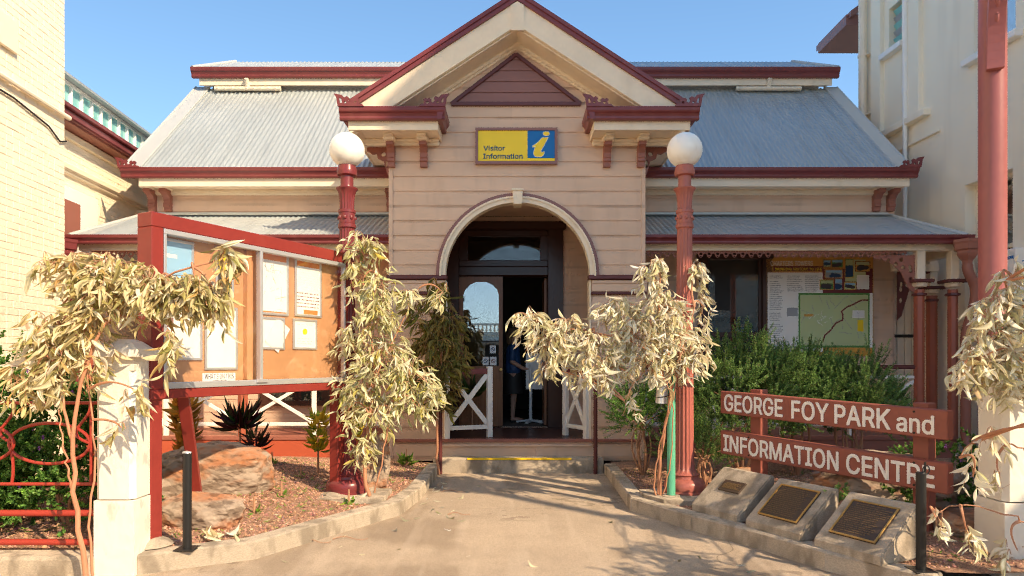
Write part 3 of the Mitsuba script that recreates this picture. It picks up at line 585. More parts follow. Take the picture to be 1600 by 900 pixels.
for s in (-1, 1):
    xa, xb = (-6.45, PL) if s < 0 else (PR, 6.6)
    vr = part(VC, 'verandah_roof', None, None)
    wi = (-6.16, PL) if s < 0 else (PR, 6.27)
    sheets(vr, [wi[0], VY + .0, VZ0 + .02], X_, wi[1] - wi[0], vup, vL)
    if s < 0: V = [[-6.47, VY, VZ0 + .02], [-6.16, VY, VZ0 + .02], [-6.16, WY, VZ1 + .02], [-6.47, WY + 2, VZ0 + .02], [-6.16, WY + 2, VZ1 + .02]]
    else: V = [[6.66, VY, VZ0 + .02], [6.27, VY, VZ0 + .02], [6.27, WY, VZ1 + .02], [6.66, WY + 2, VZ0 + .02], [6.27, WY + 2, VZ1 + .02]]
    part(vr, 'hip_sheet', TM(V, [[0, 1, 2], [0, 2, 3], [2, 4, 3]]), 'm_roof')
    part(vr, 'hip_capping', tube([np.array(V[0]) + [0, 0, .01], np.array(V[2]) + [0, 0, .01]], .03, 8), 'm_flash')
    part(vr, 'wall_flashing', [cbox(wi[0], wi[1], WY - .02, WY - .004, VZ1 - .04, VZ1 + .07, .003), beam([wi[0], WY - .09, VZ1 + .005], [wi[1], WY - .09, VZ1 + .005], .16, .006)], 'm_flash')
    part(vr, 'gutter', sweep(ogee(.125, .11), [xa - .12 if s < 0 else xa + .02, VY - .0, VZ0 - .105], [xb - .02 if s < 0 else xb + .1, VY, VZ0 - .105]), 'm_maroon')
    part(vr, 'beam', cbox(xa + .05 if s < 0 else xa + .02, xb - .02 if s < 0 else xb - .05, 10.08, 10.2, 3.19, 3.33), 'm_cream')
    part(vr, 'ceiling', TM([[xa, 10.1, 3.30], [xb, 10.1, 3.30], [xb, WY, 3.86], [xa, WY, 3.86]], [[0, 1, 2], [0, 2, 3]]), 'm_cream')
    valance(vr, xa + .1, xb - .62 if s > 0 else xb - .05, 10.15)
    fl2 = part(VC, 'verandah_floor', cbox(xa + .1 if s < 0 else xa + .03, xb - .03 if s < 0 else xb, 10.1, WY, .39, .45), 'm_corbel')
    part(fl2, 'skirting', cbox(xa + .1 if s < 0 else xa + .03, xb - .03 if s < 0 else xb, 10.12, 10.15, .10, .388), 'm_skirt' if s < 0 else 'm_corbel')
    rl = part(VC, 'verandah_railing', None, None)
    xs = np.linspace(xa + .2 if s < 0 else xa + .1, xb - .1 if s < 0 else xb - .55, 5)
    for i in range(4): xpanel(rl, [xs[i], 10.17, 0], [xs[i + 1], 10.17, 0])
    part(rl, 'handrail', cbox(xs[0], xs[-1], 10.13, 10.21, 1.44, 1.5, .01), 'm_darkmar')
    if s < 0: vpost(vr, -6.3, 10.15); vpost(vr, -4.0, 10.15); vpost(vr, -5.45, 10.16)
    else:
        vpost(vr, 6.05, 10.15); vpost(vr, 6.55, 10.15, .07); vpost(vr, 6.82, 11.1, .085)
        fb = Polygon([(0, 0), (-.62, 0), (-.60, -.05), (-.45, -.08), (-.32, -.14), (-.2, -.26), (-.12, -.42), (-.07, -.52), (0, -.56)])
        hole = unary_union([Point(-.06 - .11 * i, -.08 - .05 * max(0, 3 - i)).buffer(.03) for i in range(5)] + [Point(-.06, -.35).buffer(.028), Point(-.07, -.18).buffer(.028), Point(-.2, -.07).buffer(.03)])
        part(vr, 'fretwork_bracket', extr(fb.difference(hole), .02, [5.98, 10.16, 3.13], X_, Z_), 'm_corbel')
        part(vr, 'side_beam', [beam([6.62, 10.2, 3.22], [6.62, WY + 2, 3.22], .12, .16), beam([6.05, 10.9, 3.05], [6.8, 10.9, 3.05], .05, .12)], 'm_cream')
        part(vr, 'side_fretwork', extr(affinity.scale(fb.difference(hole), -.9, 1.5, origin=(0, 0)), .02, [6.2, 11.0, 3.06], X_, Z_), 'm_darkmar')
# rain heads and downpipes at the two ends
for s, x, lab in ((-1, -6.44, 'maroon rain head and downpipe at the left end of the verandah gutter'), (1, 6.55, 'maroon rain head and curved downpipe at the right end of the verandah gutter')):
    k = thing('rain_head', lab, 'downpipe')
    m_ = 'm_maroon' if s < 0 else 'm_corbel'
    sq = lambda prof: lathe([(r * 1.25, z) for r, z in prof], 6, (x, 9.82, 0))
    part(k, 'head', sq([(0, 2.94), (.05, 2.94), (.06, 3.0), (.10, 3.06), (.115, 3.10), (.115, 3.14), (.14, 3.16), (.15, 3.24), (.16, 3.26), (.16, 3.30), (0, 3.30)]), m_)
    part(k, 'pipe', tube(spline([[x, 9.82, 2.95], [x + .02, 9.82, 2.82], [x + .11, 9.83, 2.65], [x + .13, 9.85, 2.45], [x + .10, 9.9, 2.2], [x + .06, 9.95, 1.9]], 24).tolist() + [[x + .06, 9.95, .5], [x + .06, 9.9, .3], [x + .06, 9.7, .2]], .068, 12), m_, 40)

# ------------------------------------------------------------------ brick building on the left
BL = thing('brick_building', 'tall cream painted brick building at the left edge', 'building')
c0 = np.array([-6.1, 9.3, 0]); bd = unit([-.075, 1, 0]); bn = np.array([bd[1], -bd[0], 0])
def bw(u, z, n=0.0, o=c0): return o + bd * u + bn * n + np.array([0, 0, z])
wl = part(BL, 'wall', [obox(bw(-6, 6, -.16), [bd, bn, Z_], [6, .15, 6.2]), obox(bw(-.15, 6, -2.2), [bd, bn, Z_], [.15, 1.9, 6.2])], 'm_mortar')
ms = []; row = 0; z = 0.05; far = []
r_ = np.random.default_rng(11)
while z < 9.6:
    off = 0.12 if row % 2 else 0.0
    u = 0.0
    hd = row % 6 == 5
    bl_ = .11 if hd else .23
    u = -(.115 if row % 2 else 0)
    for i in range(int(5.6 / (bl_ + .01))):
        u1 = 0 if (i == 0) else u; w = bl_ if i or not row % 2 else .115
        c = bw(u - w / 2 if i else -w / 2, z + .038, -.004 + r_.uniform(-.003, .003))
        if i == 0: u = 0
        ms.append(obox(c, [bd, bn, Z_], [w / 2, .012, .0418], .004)); u -= w + .01
    z += .086; row += 1
part(wl, 'brick', ms, 'm_brick', kind='stuff')
part(BL, 'conduit', [tube([bw(0.02, 4.87, .06), bw(-6, 4.93, .06)], .032, 8)] + [obox(bw(u, 4.87, .03), [bd, bn, Z_], [.02, .03, .045]) for u in (-.3, -1.2, -2.1)], 'm_brick')
part(BL, 'cable', tube([bw(0, 4.55, .03), bw(-.15, 4.5, .03), bw(-.4, 4.62, .03), bw(-1.1, 4.72, .03), bw(-3, 4.74, .03)], .012, 6), 'm_dark')
part(BL, 'vent_plate', obox(bw(-1.25, 5.45, .035), [bd, bn, Z_], [.2, .02, .19]), 'm_brick')
# the lower wing of the same building further back
c1 = np.array([-6.72, 9.3, 0])
def cw(u, z, n=0.0): return bw(u, z, n, c1)
BW = thing('brick_wing', 'low cream brick wing with turquoise clerestory glazing behind the tall brick wall', 'building')
w2 = part(BW, 'wall', obox(cw(3.2, 2.6, -.15), [bd, bn, Z_], [3.4, .14, 2.6]), 'm_mortar')
ms = []
for row in range(61):
    z = .03 + row * .086
    for i in range(19):
        u = i * .24 + (.12 if row % 2 else 0) + .2
        ms.append(obox(cw(u, z + .038, -.004 + r_.uniform(-.002, .002)), [bd, bn, Z_], [.117, .012, .0415], .004))
part(w2, 'brick', ms, 'm_brick', kind='stuff')
part(BW, 'gutter', [obox(cw(3.2, 5.16, .27), [bd, bn, Z_], [3.4, .06, .06], .02), obox(cw(3.2, 5.25, .30), [bd, bn, Z_], [3.4, .08, .035], .01)], 'm_maroon')
part(BW, 'soffit', [obox(cw(3.2, 5.09, .12), [bd, bn, Z_], [3.4, .13, .015])], 'm_corbel')
part(BW, 'cornice', [obox(cw(3.2, 5.0, .03), [bd, bn, Z_], [3.4, .03, .06], .015), obox(cw(3.2, 4.50, .05), [bd, bn, Z_], [3.4, .06, .05], .015), obox(cw(3.2, 4.43, .03), [bd, bn, Z_], [3.4, .035, .03], .01)], 'm_mortar')
part(BW, 'roof', [obox(cw(3.2, 5.27, -.9), [bd, bn, Z_], [3.4, 1.15, .02])], 'm_roof')
cl = part(BW, 'clerestory', [obox(cw(2.5, 5.36, -.3), [bd, bn, Z_], [2.95, .03, .04]), obox(cw(2.5, 6.02, -.3), [bd, bn, Z_], [2.95, .03, .03])], 'm_white')
for i in range(19):
    u = -.4 + i * .31
    if u > 5.4: break
    part(cl, 'mullion', obox(cw(u, 5.69, -.29), [bd, bn, Z_], [.018, .03, .3]), 'm_white'); part(cl, 'pane', obox(cw(u + .155, 5.69, -.31), [bd, bn, Z_], [.137, .006, .3], 0.001), 'm_turq')
part(BW, 'clerestory_roof', [beam(cw(-.5, 6.07, -.42), cw(5.75, 6.07, -.42), .5, .03), beam(cw(-.5, 6.06, -.15), cw(5.75, 6.06, -.15), .03, .05)], 'm_roof')
part(BW, 'roof_end', [beam(cw(5.76, 6.03, -.4), cw(5.76, 6.03, -.1), .03, .14)], 'm_maroon')
wd = part(BW, 'window', [obox(cw(1.35, 3.6, .02), [bd, bn, Z_], [.6, .03, .62], .006)], 'm_white')
part(wd, 'shutter', obox(cw(1.1, 3.68, .055), [bd, bn, Z_], [.28, .02, .32]), 'm_corbel')
part(BW, 'downpipe', [tube([cw(3.45, .1, .09), cw(3.45, 4.35, .09)], .055, 10), obox(cw(3.45, 4.3, .1), [bd, bn, Z_], [.12, .1, .05], .01)], 'm_mortar')
part(BW, 'wall_vent', obox(cw(2.15, 4.05, .012), [bd, bn, Z_], [.1, .01, .09]), 'm_mortar')

# ------------------------------------------------------------------ rendered building on the right
RB = thing('rendered_building', 'tall cream rendered building along the right side', 'building')
rd = unit([.056, -1, 0]); rn = np.array([-1, -.056, 0]); rn /= np.linalg.norm(rn); r0 = np.array([6.9, 13.6, 0])
def rw(u, z, n=0.0): return r0 + rd * u + rn * n + np.array([0, 0, z])
def RU(Y): return 13.6 - Y
UU = 9.1
wins = [sbox(3.15, 6.2, 3.95, 8.6), sbox(2.95, 2.2, 3.9, 4.3), sbox(1.0, 7.25, 1.38, 8.05), sbox(6.6, 6.2, 7.5, 8.6)]
rwall = sbox(0, -.1, UU, 13.6).difference(unary_union(wins))
part(RB, 'wall', [extr(rwall, .3, r0 - rn * .0, rd, Z_, -.3), obox(rw(0.15, 6.75, -4), [rd, rn, Z_], [.15, 3.7, 6.8]), obox(rw(UU - .15, 6.75, -4), [rd, rn, Z_], [.15, 3.7, 6.8]), obox(rw(UU / 2, 13.5, -4), [rd, rn, Z_], [UU / 2, 4, .1])], 'm_render')
for w in wins:
    x0, z0, x1, z1 = w.bounds
    f = part(RB, 'window', [obox(rw((x0 + x1) / 2, z, -.2), [rd, rn, Z_], [(x1 - x0) / 2, .03, .03]) for z in (z0 + .03, (z0 + z1) / 2, z1 - .03)] + [obox(rw(x, (z0 + z1) / 2, -.2), [rd, rn, Z_], [.03, .029, (z1 - z0) / 2]) for x in (x0 + .03, x1 - .03)], 'm_cream')
    part(f, 'pane', obox(rw((x0 + x1) / 2, (z0 + z1) / 2, -.22), [rd, rn, Z_], [(x1 - x0) / 2, .003, (z1 - z0) / 2], 0), 'm_glass')
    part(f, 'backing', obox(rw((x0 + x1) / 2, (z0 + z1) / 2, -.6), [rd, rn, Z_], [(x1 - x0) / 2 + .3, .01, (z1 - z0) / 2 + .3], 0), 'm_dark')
    part(f, 'sill', obox(rw((x0 + x1) / 2, z0 - .05, .05), [rd, rn, Z_], [(x1 - x0) / 2 + .13, .075, .05], .008), 'm_white' if z0 > 5 else 'm_cream')
    if x0 == 1.0:
        for i in range(6): part(f, 'louvre', obox(rw(1.19, 7.3 + i * .13, -.12), [rd, unit(rn + [0, 0, -.6]), unit(Z_ + .6 * rn)], [.18, .006, .075], .002), 'm_turq' if i % 2 else 'm_grey')
for u0, u1 in ((.55, .85), (1.5, 1.95)): part(RB, 'pilaster', obox(rw((u0 + u1) / 2, 9.6, .03), [rd, rn, Z_], [(u1 - u0) / 2, .05, 3.85], .006), 'm_render')
part(RB, 'ledge', [obox(rw(1.1, 5.75, .06), [rd, rn, Z_], [1.05, .07, .06], .01), obox(rw(1.25, 5.35, .02), [rd, rn, Z_], [1.15, .02, .02])], 'm_render')
dp = part(RB, 'downpipe', [tube([rw(.35, .3, .12), rw(.35, 13.4, .12)], .075, 12)], 'm_cream', 40)
part(dp, 'clamp', [tube([rw(.35, z, .12), rw(.35, z + .05, .12)], .09, 12) for z in (5.2, 6.3, 7.45, 8.7)] + [obox(rw(.35, z + .02, .05), [rd, rn, Z_], [.14, .05, .015]) for z in (6.3, 7.45)], 'm_cream', label='slightly rusty pipe clamps')
part(RB, 'downpipe', [tube([rw(1.62, .3, .1), rw(1.62, 13.4, .1)], .038, 10), tube([rw(1.62, 6.25, .1), rw(1.62, 6.4, .1)], .05, 10)], 'm_white', 40, label='thin white downpipe')
part(RB, 'waste_pipe', tube(spline([rw(.55, 5.1, .1), rw(.75, 5.35, .1), rw(.95, 5.6, .1), rw(1.0, 5.8, .06)], 10), .05, 10), 'm_cream', 40)
part(RB, 'conduit_box', obox(rw(3.35, 4.15 - 0.55, .03), [rd, rn, Z_], [.08, .03, .06]), 'm_cream')
ve = part(RB, 'rear_eave', [extr(Polygon([(0, 0), (1.6, 1.15), (1.6, .8), (0, -.12)]), 1.6, [6.95, 15.6, 8.75], X_, Z_), cbox(6.9, 8.6, 14.1, 15.4, 8.5, 8.72)], 'm_mauve')
# its street verandah: tall solid parapet over open upper and lower floors (outside the frame; it shades the porch)
vb = part(RB, 'street_parapet', [cbox(7.0, 14, .45, .7, 8.9, 13.4), cbox(7.0, 7.25, .7, 2.3, 8.9, 13.4), cbox(7.0, 7.25, 2.301, 4.5, 7.2, 13.4), cbox(7.0, 14, .7, 4.5, 13.2, 13.38)], 'm_render')
part(RB, 'street_balcony', cbox(7.6, 14, .5, 4.5, 4.2, 4.4), 'm_render')
for x in (7.2, 10.4, 13.8): part(RB, 'street_post', tube([[x, .6, 0], [x, .6, 8.9]], .09, 10), 'm_post')
AC = thing('wall_air_conditioner', 'white air conditioning unit on the right wall just behind the leaning leaves', 'air conditioner')
acx = 6.79
part(AC, 'casing', [cbox(acx, 7.12, 9.2, 10.05, 2.45, 3.09, .015)], 'm_white')
part(AC, 'fan_grille', [extr(Point(9.75, 2.74).buffer(.25).difference(Point(9.75, 2.74).buffer(.235)), .008, [acx - .001, 0, 0], -Y_ * -1, Z_, -.0)] + [beam([acx - .006, 9.52, 2.55 + i * .05], [acx - .006, 9.98, 2.55 + i * .05], .008, .008) for i in range(9)], 'm_alu')
part(AC, 'lettering', [text('Panasonic', .05, [acx - .002, 9.46, 2.95], -Y_, Z_, .002, True, .22), cbox(acx + .08, acx + .2, 9.197, 9.2, 2.9, 2.915, .001)], 'm_blue')
part(AC, 'bracket', [cbox(acx + .03, 7.2, y, y + .04, 2.39, 2.448) for y in (9.3, 9.9)], 'm_alu')
# batten screen closing the side passage
SC = thing('batten_screen', 'pale batten gate between the right verandah and the rendered building', 'gate')
for i in range(6):
    part(SC, 'batten', cbox(6.29 + i * .128, 6.405 + i * .128, 11.6, 11.63, .45, 3.05, .004), 'm_cream')
part(SC, 'rail', [cbox(6.28, 7.0, 11.575, 11.598, z, z + .05) for z in (1.96,)], 'm_dark')
part(SC, 'backing', cbox(6.25, 7.04, 11.66, 11.68, .45, 3.05), 'm_dark')
part(SC, 'frame', [cbox(6.24, 6.285, 11.57, 11.65, .45, 3.1), cbox(6.24, 7.04, 11.57, 11.65, .40, .449)], 'm_corbel')
# the building across the street (seen only in the door glass)
OP = thing('opposite_building', 'low masonry building with a balustraded parapet across the street', 'building')
part(OP, 'wall', cbox(-16, 14, -35, -28, 0, 3.6), 'm_render')
bp_ = part(OP, 'parapet', [cbox(-16, 14, -28.2, -27.9, 3.55, 3.75), cbox(-16, 14, -28.15, -27.95, 4.25, 4.4)] + [cbox(x, x + .5, -28.2, -27.9, 3.7, 4.7) for x in (-16, -10, -4.6, -.6, 6, 13)], 'm_render')
part(bp_, 'baluster', [lathe([(.05, 3.75), (.10, 3.9), (.04, 4.1), (.08, 4.25)], 8, (x, -28.05, 0)) for x in np.arange(-15.7, 13.5, .3)], 'm_render', kind='stuff')
part(OP, 'urn', [lathe([(0, 4.7), (.2, 4.7), (.12, 4.85), (.3, 5.2), (.32, 5.3), (.1, 5.45), (.08, 5.6), (0, 5.65)], 12, (x + .25, -28.05, 0)) for x in (-16, -10, -4.6, -.6, 6, 13)], 'm_render', 40)
for x in np.arange(-14, 13, 4): part(OP, 'opening', cbox(x, x + 2, -27.97, -27.9, .1, 2.8), 'm_dark')
O2 = thing('opposite_shop', 'taller plain shop with awning across the street, further right', 'building')
part(O2, 'wall', cbox(9.5, 40, -36, -28.3, 0, 11), 'm_render'); part(O2, 'parapet', cbox(9.4, 40.1, -28.4, -28.1, 10.6, 11.4), 'm_render'); part(O2, 'awning', cbox(9.5, 40, -28.1, -25.2, 3.3, 3.45), 'm_roof')
for x in np.arange(11, 38, 4.2): part(O2, 'window', cbox(x, x + 1.4, -28.3, -28.25, 5.4, 8.2), 'm_dark')
part(OP, 'awning', cbox(-16, 14, -27.89, -25.2, 3.0, 3.08), 'm_roof')

# ------------------------------------------------------------------ lamp posts
def lamp(x, y, mat, label):
    k = thing('lamp_post', label, 'street lamp', 'globe lamp posts flanking the path')
    z0 = .16
    fl_ = lambda z: .13 if 0.42 < z < 2.93 or 3.12 < z < 3.33 else 0.0
    part(k, 'base', lathe([(0, z0), (.215, z0), (.215, z0 + .04), (.205, z0 + .05), (.215, z0 + .08), (.21, z0 + .13), (.18, z0 + .165), (.15, z0 + .175), (.145, z0 + .20), (.155, z0 + .215)], 36, (x, y, 0)), mat, 40)
    pr = [(.15, z0 + .215), (.125, z0 + .235), (.105, z0 + .27), (.098, z0 + .33), (.095, z0 + .45)] + [(.095 - .017 * t, .62 + 2.30 * t) for t in np.linspace(0, 1, 14)] + [(.078, 2.94)]
    part(k, 'shaft', lathe(pr, 84, (x, y, 0), fl_), mat, 60)
    part(k, 'collar', [lathe([(.078, 2.94), (.092, 2.95), (.092, 2.985), (.08, 2.99), (.083, 3.0), (.083, 3.10), (.09, 3.105), (.09, 3.135), (.076, 3.14)], 36, (x, y, 0))] +
         [lathe([(.0, -.02), (.016, -.015), (.02, 0), (.016, .015), (0, .02)], 8, (x + .083 * math.cos(a), y + .083 * math.sin(a), 3.05)) for a in np.arange(8) * math.pi / 4], mat, 40)
    part(k, 'capital', lathe([(.073, 3.14), (.074, 3.2), (.08, 3.28), (.095, 3.335), (.112, 3.35), (.112, 3.365), (.07, 3.375), (.066, 3.40), (.066, 3.49)], 84, (x, y, 0), fl_), mat, 60)
    part(k, 'globe_holder', lathe([(.066, 3.49), (.1, 3.5), (.105, 3.53), (.1, 3.56), (.09, 3.6)], 36, (x, y, 0)), mat, 40)
    part(k, 'globe', trimesh.creation.icosphere(subdivisions=4, radius=.182).apply_translation([x, y, 3.765]), 'm_globe', True)
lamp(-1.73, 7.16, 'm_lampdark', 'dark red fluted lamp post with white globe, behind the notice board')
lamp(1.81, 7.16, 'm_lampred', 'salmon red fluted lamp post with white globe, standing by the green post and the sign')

# ------------------------------------------------------------------ notice board
NB = thing('notice_board', 'red framed double notice board with orange cork panels on red posts', 'notice board')
A = np.array([-2.69, 5.1, 0]); nt = unit([1.0, 2.0, 0]); nn = np.array([nt[1], -nt[0], 0]); LB = 2.24; B0, B1 = 1.265, 2.675
def nb(u, z, n=0.0): return A + nt * u + nn * n + np.array([0, 0, z])
def nbox(u0, u1, z0, z1, n0, n1, b=.003): return obox(nb((u0 + u1) / 2, (z0 + z1) / 2, (n0 + n1) / 2), [nt, nn, Z_], [(u1 - u0) / 2, (n1 - n0) / 2, (z1 - z0) / 2], b)
def nu(px):
    c = (px - 800) / F
    return (c * 5.1 + 2.69) / (nt[0] - c * nt[1])
part(NB, 'top_rail', nbox(0, LB, B1 - .11, B1, -.17, 0, .006), 'm_red'); part(NB, 'bottom_rail', nbox(0, LB, B0, B0 + .075, -.17, 0, .006), 'm_red')
part(NB, 'stile', nbox(0, .10, B0 + .075, B1 - .11, -.17, -.001, .006), 'm_red'); part(NB, 'stile', nbox(LB - .06, LB, B0 + .075, B1 - .11, -.17, -.001, .006), 'm_red')
part(NB, 'back_panel', nbox(.1, LB - .06, B0 + .07, B1 - .1, -.14, -.11), 'm_cork'); part(NB, 'back_sheet', nbox(.05, LB - .03, B0 + .05, B1 - .05, -.168, -.145), 'm_red')
um = nu(408)
fa = part(NB, 'door_frame', [nbox(.102, LB - .062, B1 - .15, B1 - .112, -.05, .004), nbox(.102, LB - .062, B0 + .077, B0 + .125, -.05, .006), nbox(.102, .125, B0 + .126, B1 - .151, -.05, .003), nbox(LB - .085, LB - .062, B0 + .126, B1 - .151, -.05, .003)], 'm_alu')
part(fa, 'mullion', [nbox(um - .014, um + .014, B0 + .126, B1 - .151, -.045, .012)], 'm_alu'); part(fa, 'lock', nbox(um - .06, um + .06, B0 + .10, B0 + .13, .006, .025), 'm_alu')
part(NB, 'inner_stile', nbox(um - .10, um - .05, B0 + .126, B1 - .151, -.109, -.06), 'm_cork', label='brown inner stile beside the mullion')
for i, (u0, u1) in enumerate(((.126, um - .023), (um + .023, LB - .086))):
    part(fa, 'pane', nbox(u0, u1, B0 + .126, B1 - .152, -.022, -.018, 0), 'm_clear')
for u, w in ((.06, .1), (LB - .10, .1)):
    base = nb(u, 0, -.085)
    part(NB, 'post', obox(base + [0, 0, .66], [nt, nn, Z_], [w / 2, .055, .61], .006), 'm_red')
for u, r in ((.06, .17), (LB - .10, .23)):
    b_ = nb(u, .10, -.08); part(NB, 'footing', lathe([(0, .1), (r * .9, 0.06), (r * .7, .09), (.06, .12), (0, .12)], 14, b_), 'm_kerb', 40)
part(NB, 'prop', beam(nb(.36, B0 + .02, -.12), [-2.80, 6.12, .18], .085, .06), 'm_red')
# what is pinned up: frames, papers, posters
def pin(x0, x1, z0, z1, name, fmat, imat, label=None, fr=.022, lift=.0):
    u0, u1 = nu(x0), nu(x1)
    k = part(NB, name, [nbox(u0, u1, z1 - fr, z1, -.109, -.092), nbox(u0, u1, z0, z0 + fr, -.109, -.092), nbox(u0, u0 + fr, z0 + fr, z1 - fr, -.109, -.093), nbox(u1 - fr, u1, z0 + fr, z1 - fr, -.109, -.093)] if fr else nbox(u0, u1, z0, z1, -.109, -.107 + lift, .0005), fmat, label=label)
    if fr: part(k, 'sheet', nbox(u0 + fr - .002, u1 - fr + .002, z0 + fr - .002, z1 - fr + .002, -.108, -.103, .0005), imat)
    return k, u0, u1
def strip(k, nm, u0, u1, z0, z1, mat, lift=-.102): part(k, nm, nbox(u0, u1, z0, z1, lift - .002, lift, .0002), mat)
zz = lambda py, px: EYE + (CY - py) * (5.1 + nt[1] * nu(px)) / F
k, u0, u1 = pin(420, 463, zz(492, 440), zz(391, 440), 'paper_frame', 'm_alu', 'm_paper', 'framed street map with orange heading')
r2 = np.random.default_rng(5)
strip(k, 'heading', u0 + .025, u1 - .025, zz(406, 440), zz(396, 440), 'm_orange'); strip(k, 'footing_bar', u0 + .025, u1 - .025, zz(489, 440) + .0, zz(486, 440), 'm_orange')
def lines(k, u0, u1, z0, z1, n, mat, th=.004, jit=.0, nm='print_line'):
    ms = []
    for i in range(n):
        z = z1 - (z1 - z0) * (i + .5) / n; u = u0
        while u < u1 - .01:
            w = r2.uniform(.015, .05); ms.append(nbox(u, min(u + w, u1), z - th / 2 + r2.normal(0, jit), z + th / 2, -.1028, -.1018, .0001)); u += w + r2.uniform(.006, .02)
    part(k, nm, ms, mat, kind='stuff')
ms = []
for i in range(26):
    a = np.array([r2.uniform(u0 + .04, u1 - .04), r2.uniform(zz(484, 440), zz(410, 440))]); b = a + r2.normal(0, .05, 2); b[0] = np.clip(b[0], u0 + .03, u1 - .03); b[1] = np.clip(b[1], zz(485, 440), zz(409, 440))
    ms.append(beam(nb(a[0], a[1], -.102), nb(b[0], b[1], -.102), .003, .004, up=nn))
part(k, 'map_line', ms[:13], 'm_grey', kind='stuff'); part(k, 'map_line', ms[13:19], 'm_orange', kind='stuff'); part(k, 'map_line', ms[19:], 'm_skyprint', kind='stuff')
k, u0, u1 = pin(473, 514, zz(495, 495), zz(404, 495), 'paper_frame', 'm_alu', 'm_paper', 'framed timetable with orange heading')
strip(k, 'heading', u0 + .025, u1 - .025, zz(417, 495), zz(409, 495), 'm_orange'); strip(k, 'orange_box', u0 + .12, u1 - .05, zz(491, 495), zz(484, 495), 'm_orange')
lines(k, u0 + .03, u1 - .03, zz(455, 495), zz(421, 495), 9, 'm_skyprint', .003); lines(k, u0 + .03, u1 - .03, zz(482, 495), zz(456, 495), 5, 'm_maroon', .008)
k, u0, u1 = pin(416, 457, zz(546, 437), zz(495, 437), 'paper_frame', 'm_alu', 'm_paper')
q = obox(nb((u0 + u1) / 2 + .07, zz(523, 440), -.095), [unit(nt * .55 + Z_ * .83), nn, unit(Z_ * .55 - nt * .83)], [.135, .001, .095], .0003); part(NB, 'loose_paper', q, 'm_paper', label='loose white sheet hanging askew')
k, u0, u1 = pin(470, 507, zz(546, 488), zz(498, 488), 'paper_frame', 'm_alu', 'm_paper')
part(k, 'emblem', extr(Point((u0 + u1) / 2, zz(518, 488)).buffer(.03), .002, A + nn * -.1035, nt, Z_), 'm_signyel'); lines(k, u0 + .06, u1 - .06, zz(539, 488), zz(527, 488), 3, 'm_grey', .003); lines(k, u0 + .06, u1 - .06, zz(509, 488), zz(505, 488), 1, 'm_grey', .003)
k, u0, u1 = pin(333, 384, zz(578, 358), zz(478, 358), 'paper_frame', 'm_alu', 'm_paper', 'tall white framed sheet')
k, u0, u1 = pin(289, 329, zz(563, 308), zz(488, 308), 'paper_frame', 'm_alu', 'm_paper', 'small white framed sheet')
k, u0, u1 = pin(246, 286, zz(576, 266), zz(500, 266), 'paper_frame', 'm_alu', 'm_paper', 'white framed sheet with a flyer over it')
part(k, 'flyer', obox(nb((u0 + u1) / 2 + .03, zz(505, 266), -.09), [unit(nt + Z_ * .12), nn, unit(Z_ - nt * .12)], [.15, .001, .23], .0003), 'm_paper'); part(k, 'flyer_picture', nbox(u0 + .1, u0 + .2, zz(510, 266), zz(495, 266), -.088, -.086, .0003), 'm_mauve')
k, u0, u1 = pin(350, 378, zz(463, 364), zz(386, 364), 'poster_frame', 'm_alu', 'm_dark', 'framed dark poster with gold lettering and round golden fruit')
part(k, 'fruit', [extr(Point(r2.uniform(u0 + .05, u1 - .05), r2.uniform(zz(423, 364), zz(392, 364))).buffer(.026), .002 + .0002 * i, A + nn * -.103, nt, Z_) for i in range(22)], 'm_signyel', kind='stuff')
part(k, 'lettering', [text('GOLD', .05, nb(u0 + .06, zz(440, 364), -.1015), nt, Z_, .001, True), text('RUSH', .03, nb(u0 + .08, zz(446, 364), -.1015), nt, Z_, .001, True)], 'm_ochre')
part(k, 'badge', extr(Point(u1 - .06, zz(420, 364)).buffer(.022), .004, A + nn * -.1025, nt, Z_), 'm_paper')
k, u0, u1 = pin(243, 316, zz(462, 285), zz(372, 285), 'poster_frame', 'm_alu', 'm_skyprint', 'framed poster with pale blue sky')
strip(k, 'cloud', u0 + .1, u1 - .15, zz(402, 285), zz(396, 285), 'm_paper'); strip(k, 'ground_print', u0 + .025, u1 - .025, zz(459, 285), zz(432, 285), 'm_mapgreen')
k, u0, u1 = pin(277, 344, zz(373.5, 310), zz(363, 310), 'caption', 'm_alu', None, 'grey caption strip reading UPCOMING EVENTS', fr=0, lift=.004)
part(k, 'lettering', text('UPCOMING EVENTS', .045, nb(u0 + .03, zz(371.3, 310), -.1025), nt, Z_, .001, False, (u1 - u0) - .06), 'm_ink')
k, u0, u1 = pin(330, 381, zz(605, 356), zz(583, 356), 'caption', 'm_paper', None, "white caption reading WHAT'S ON THIS WEEKEND", fr=0, lift=.004)
part(k, 'lettering', [text("WHAT'S ON THIS", .042, nb(u0 + .02, zz(592, 356), -.1025), nt, Z_, .001, False, (u1 - u0) - .04), text('WEEKEND', .042, nb(u0 + .09, zz(602, 356), -.1025), nt, Z_, .001, False, (u1 - u0) - .18)], 'm_ink')

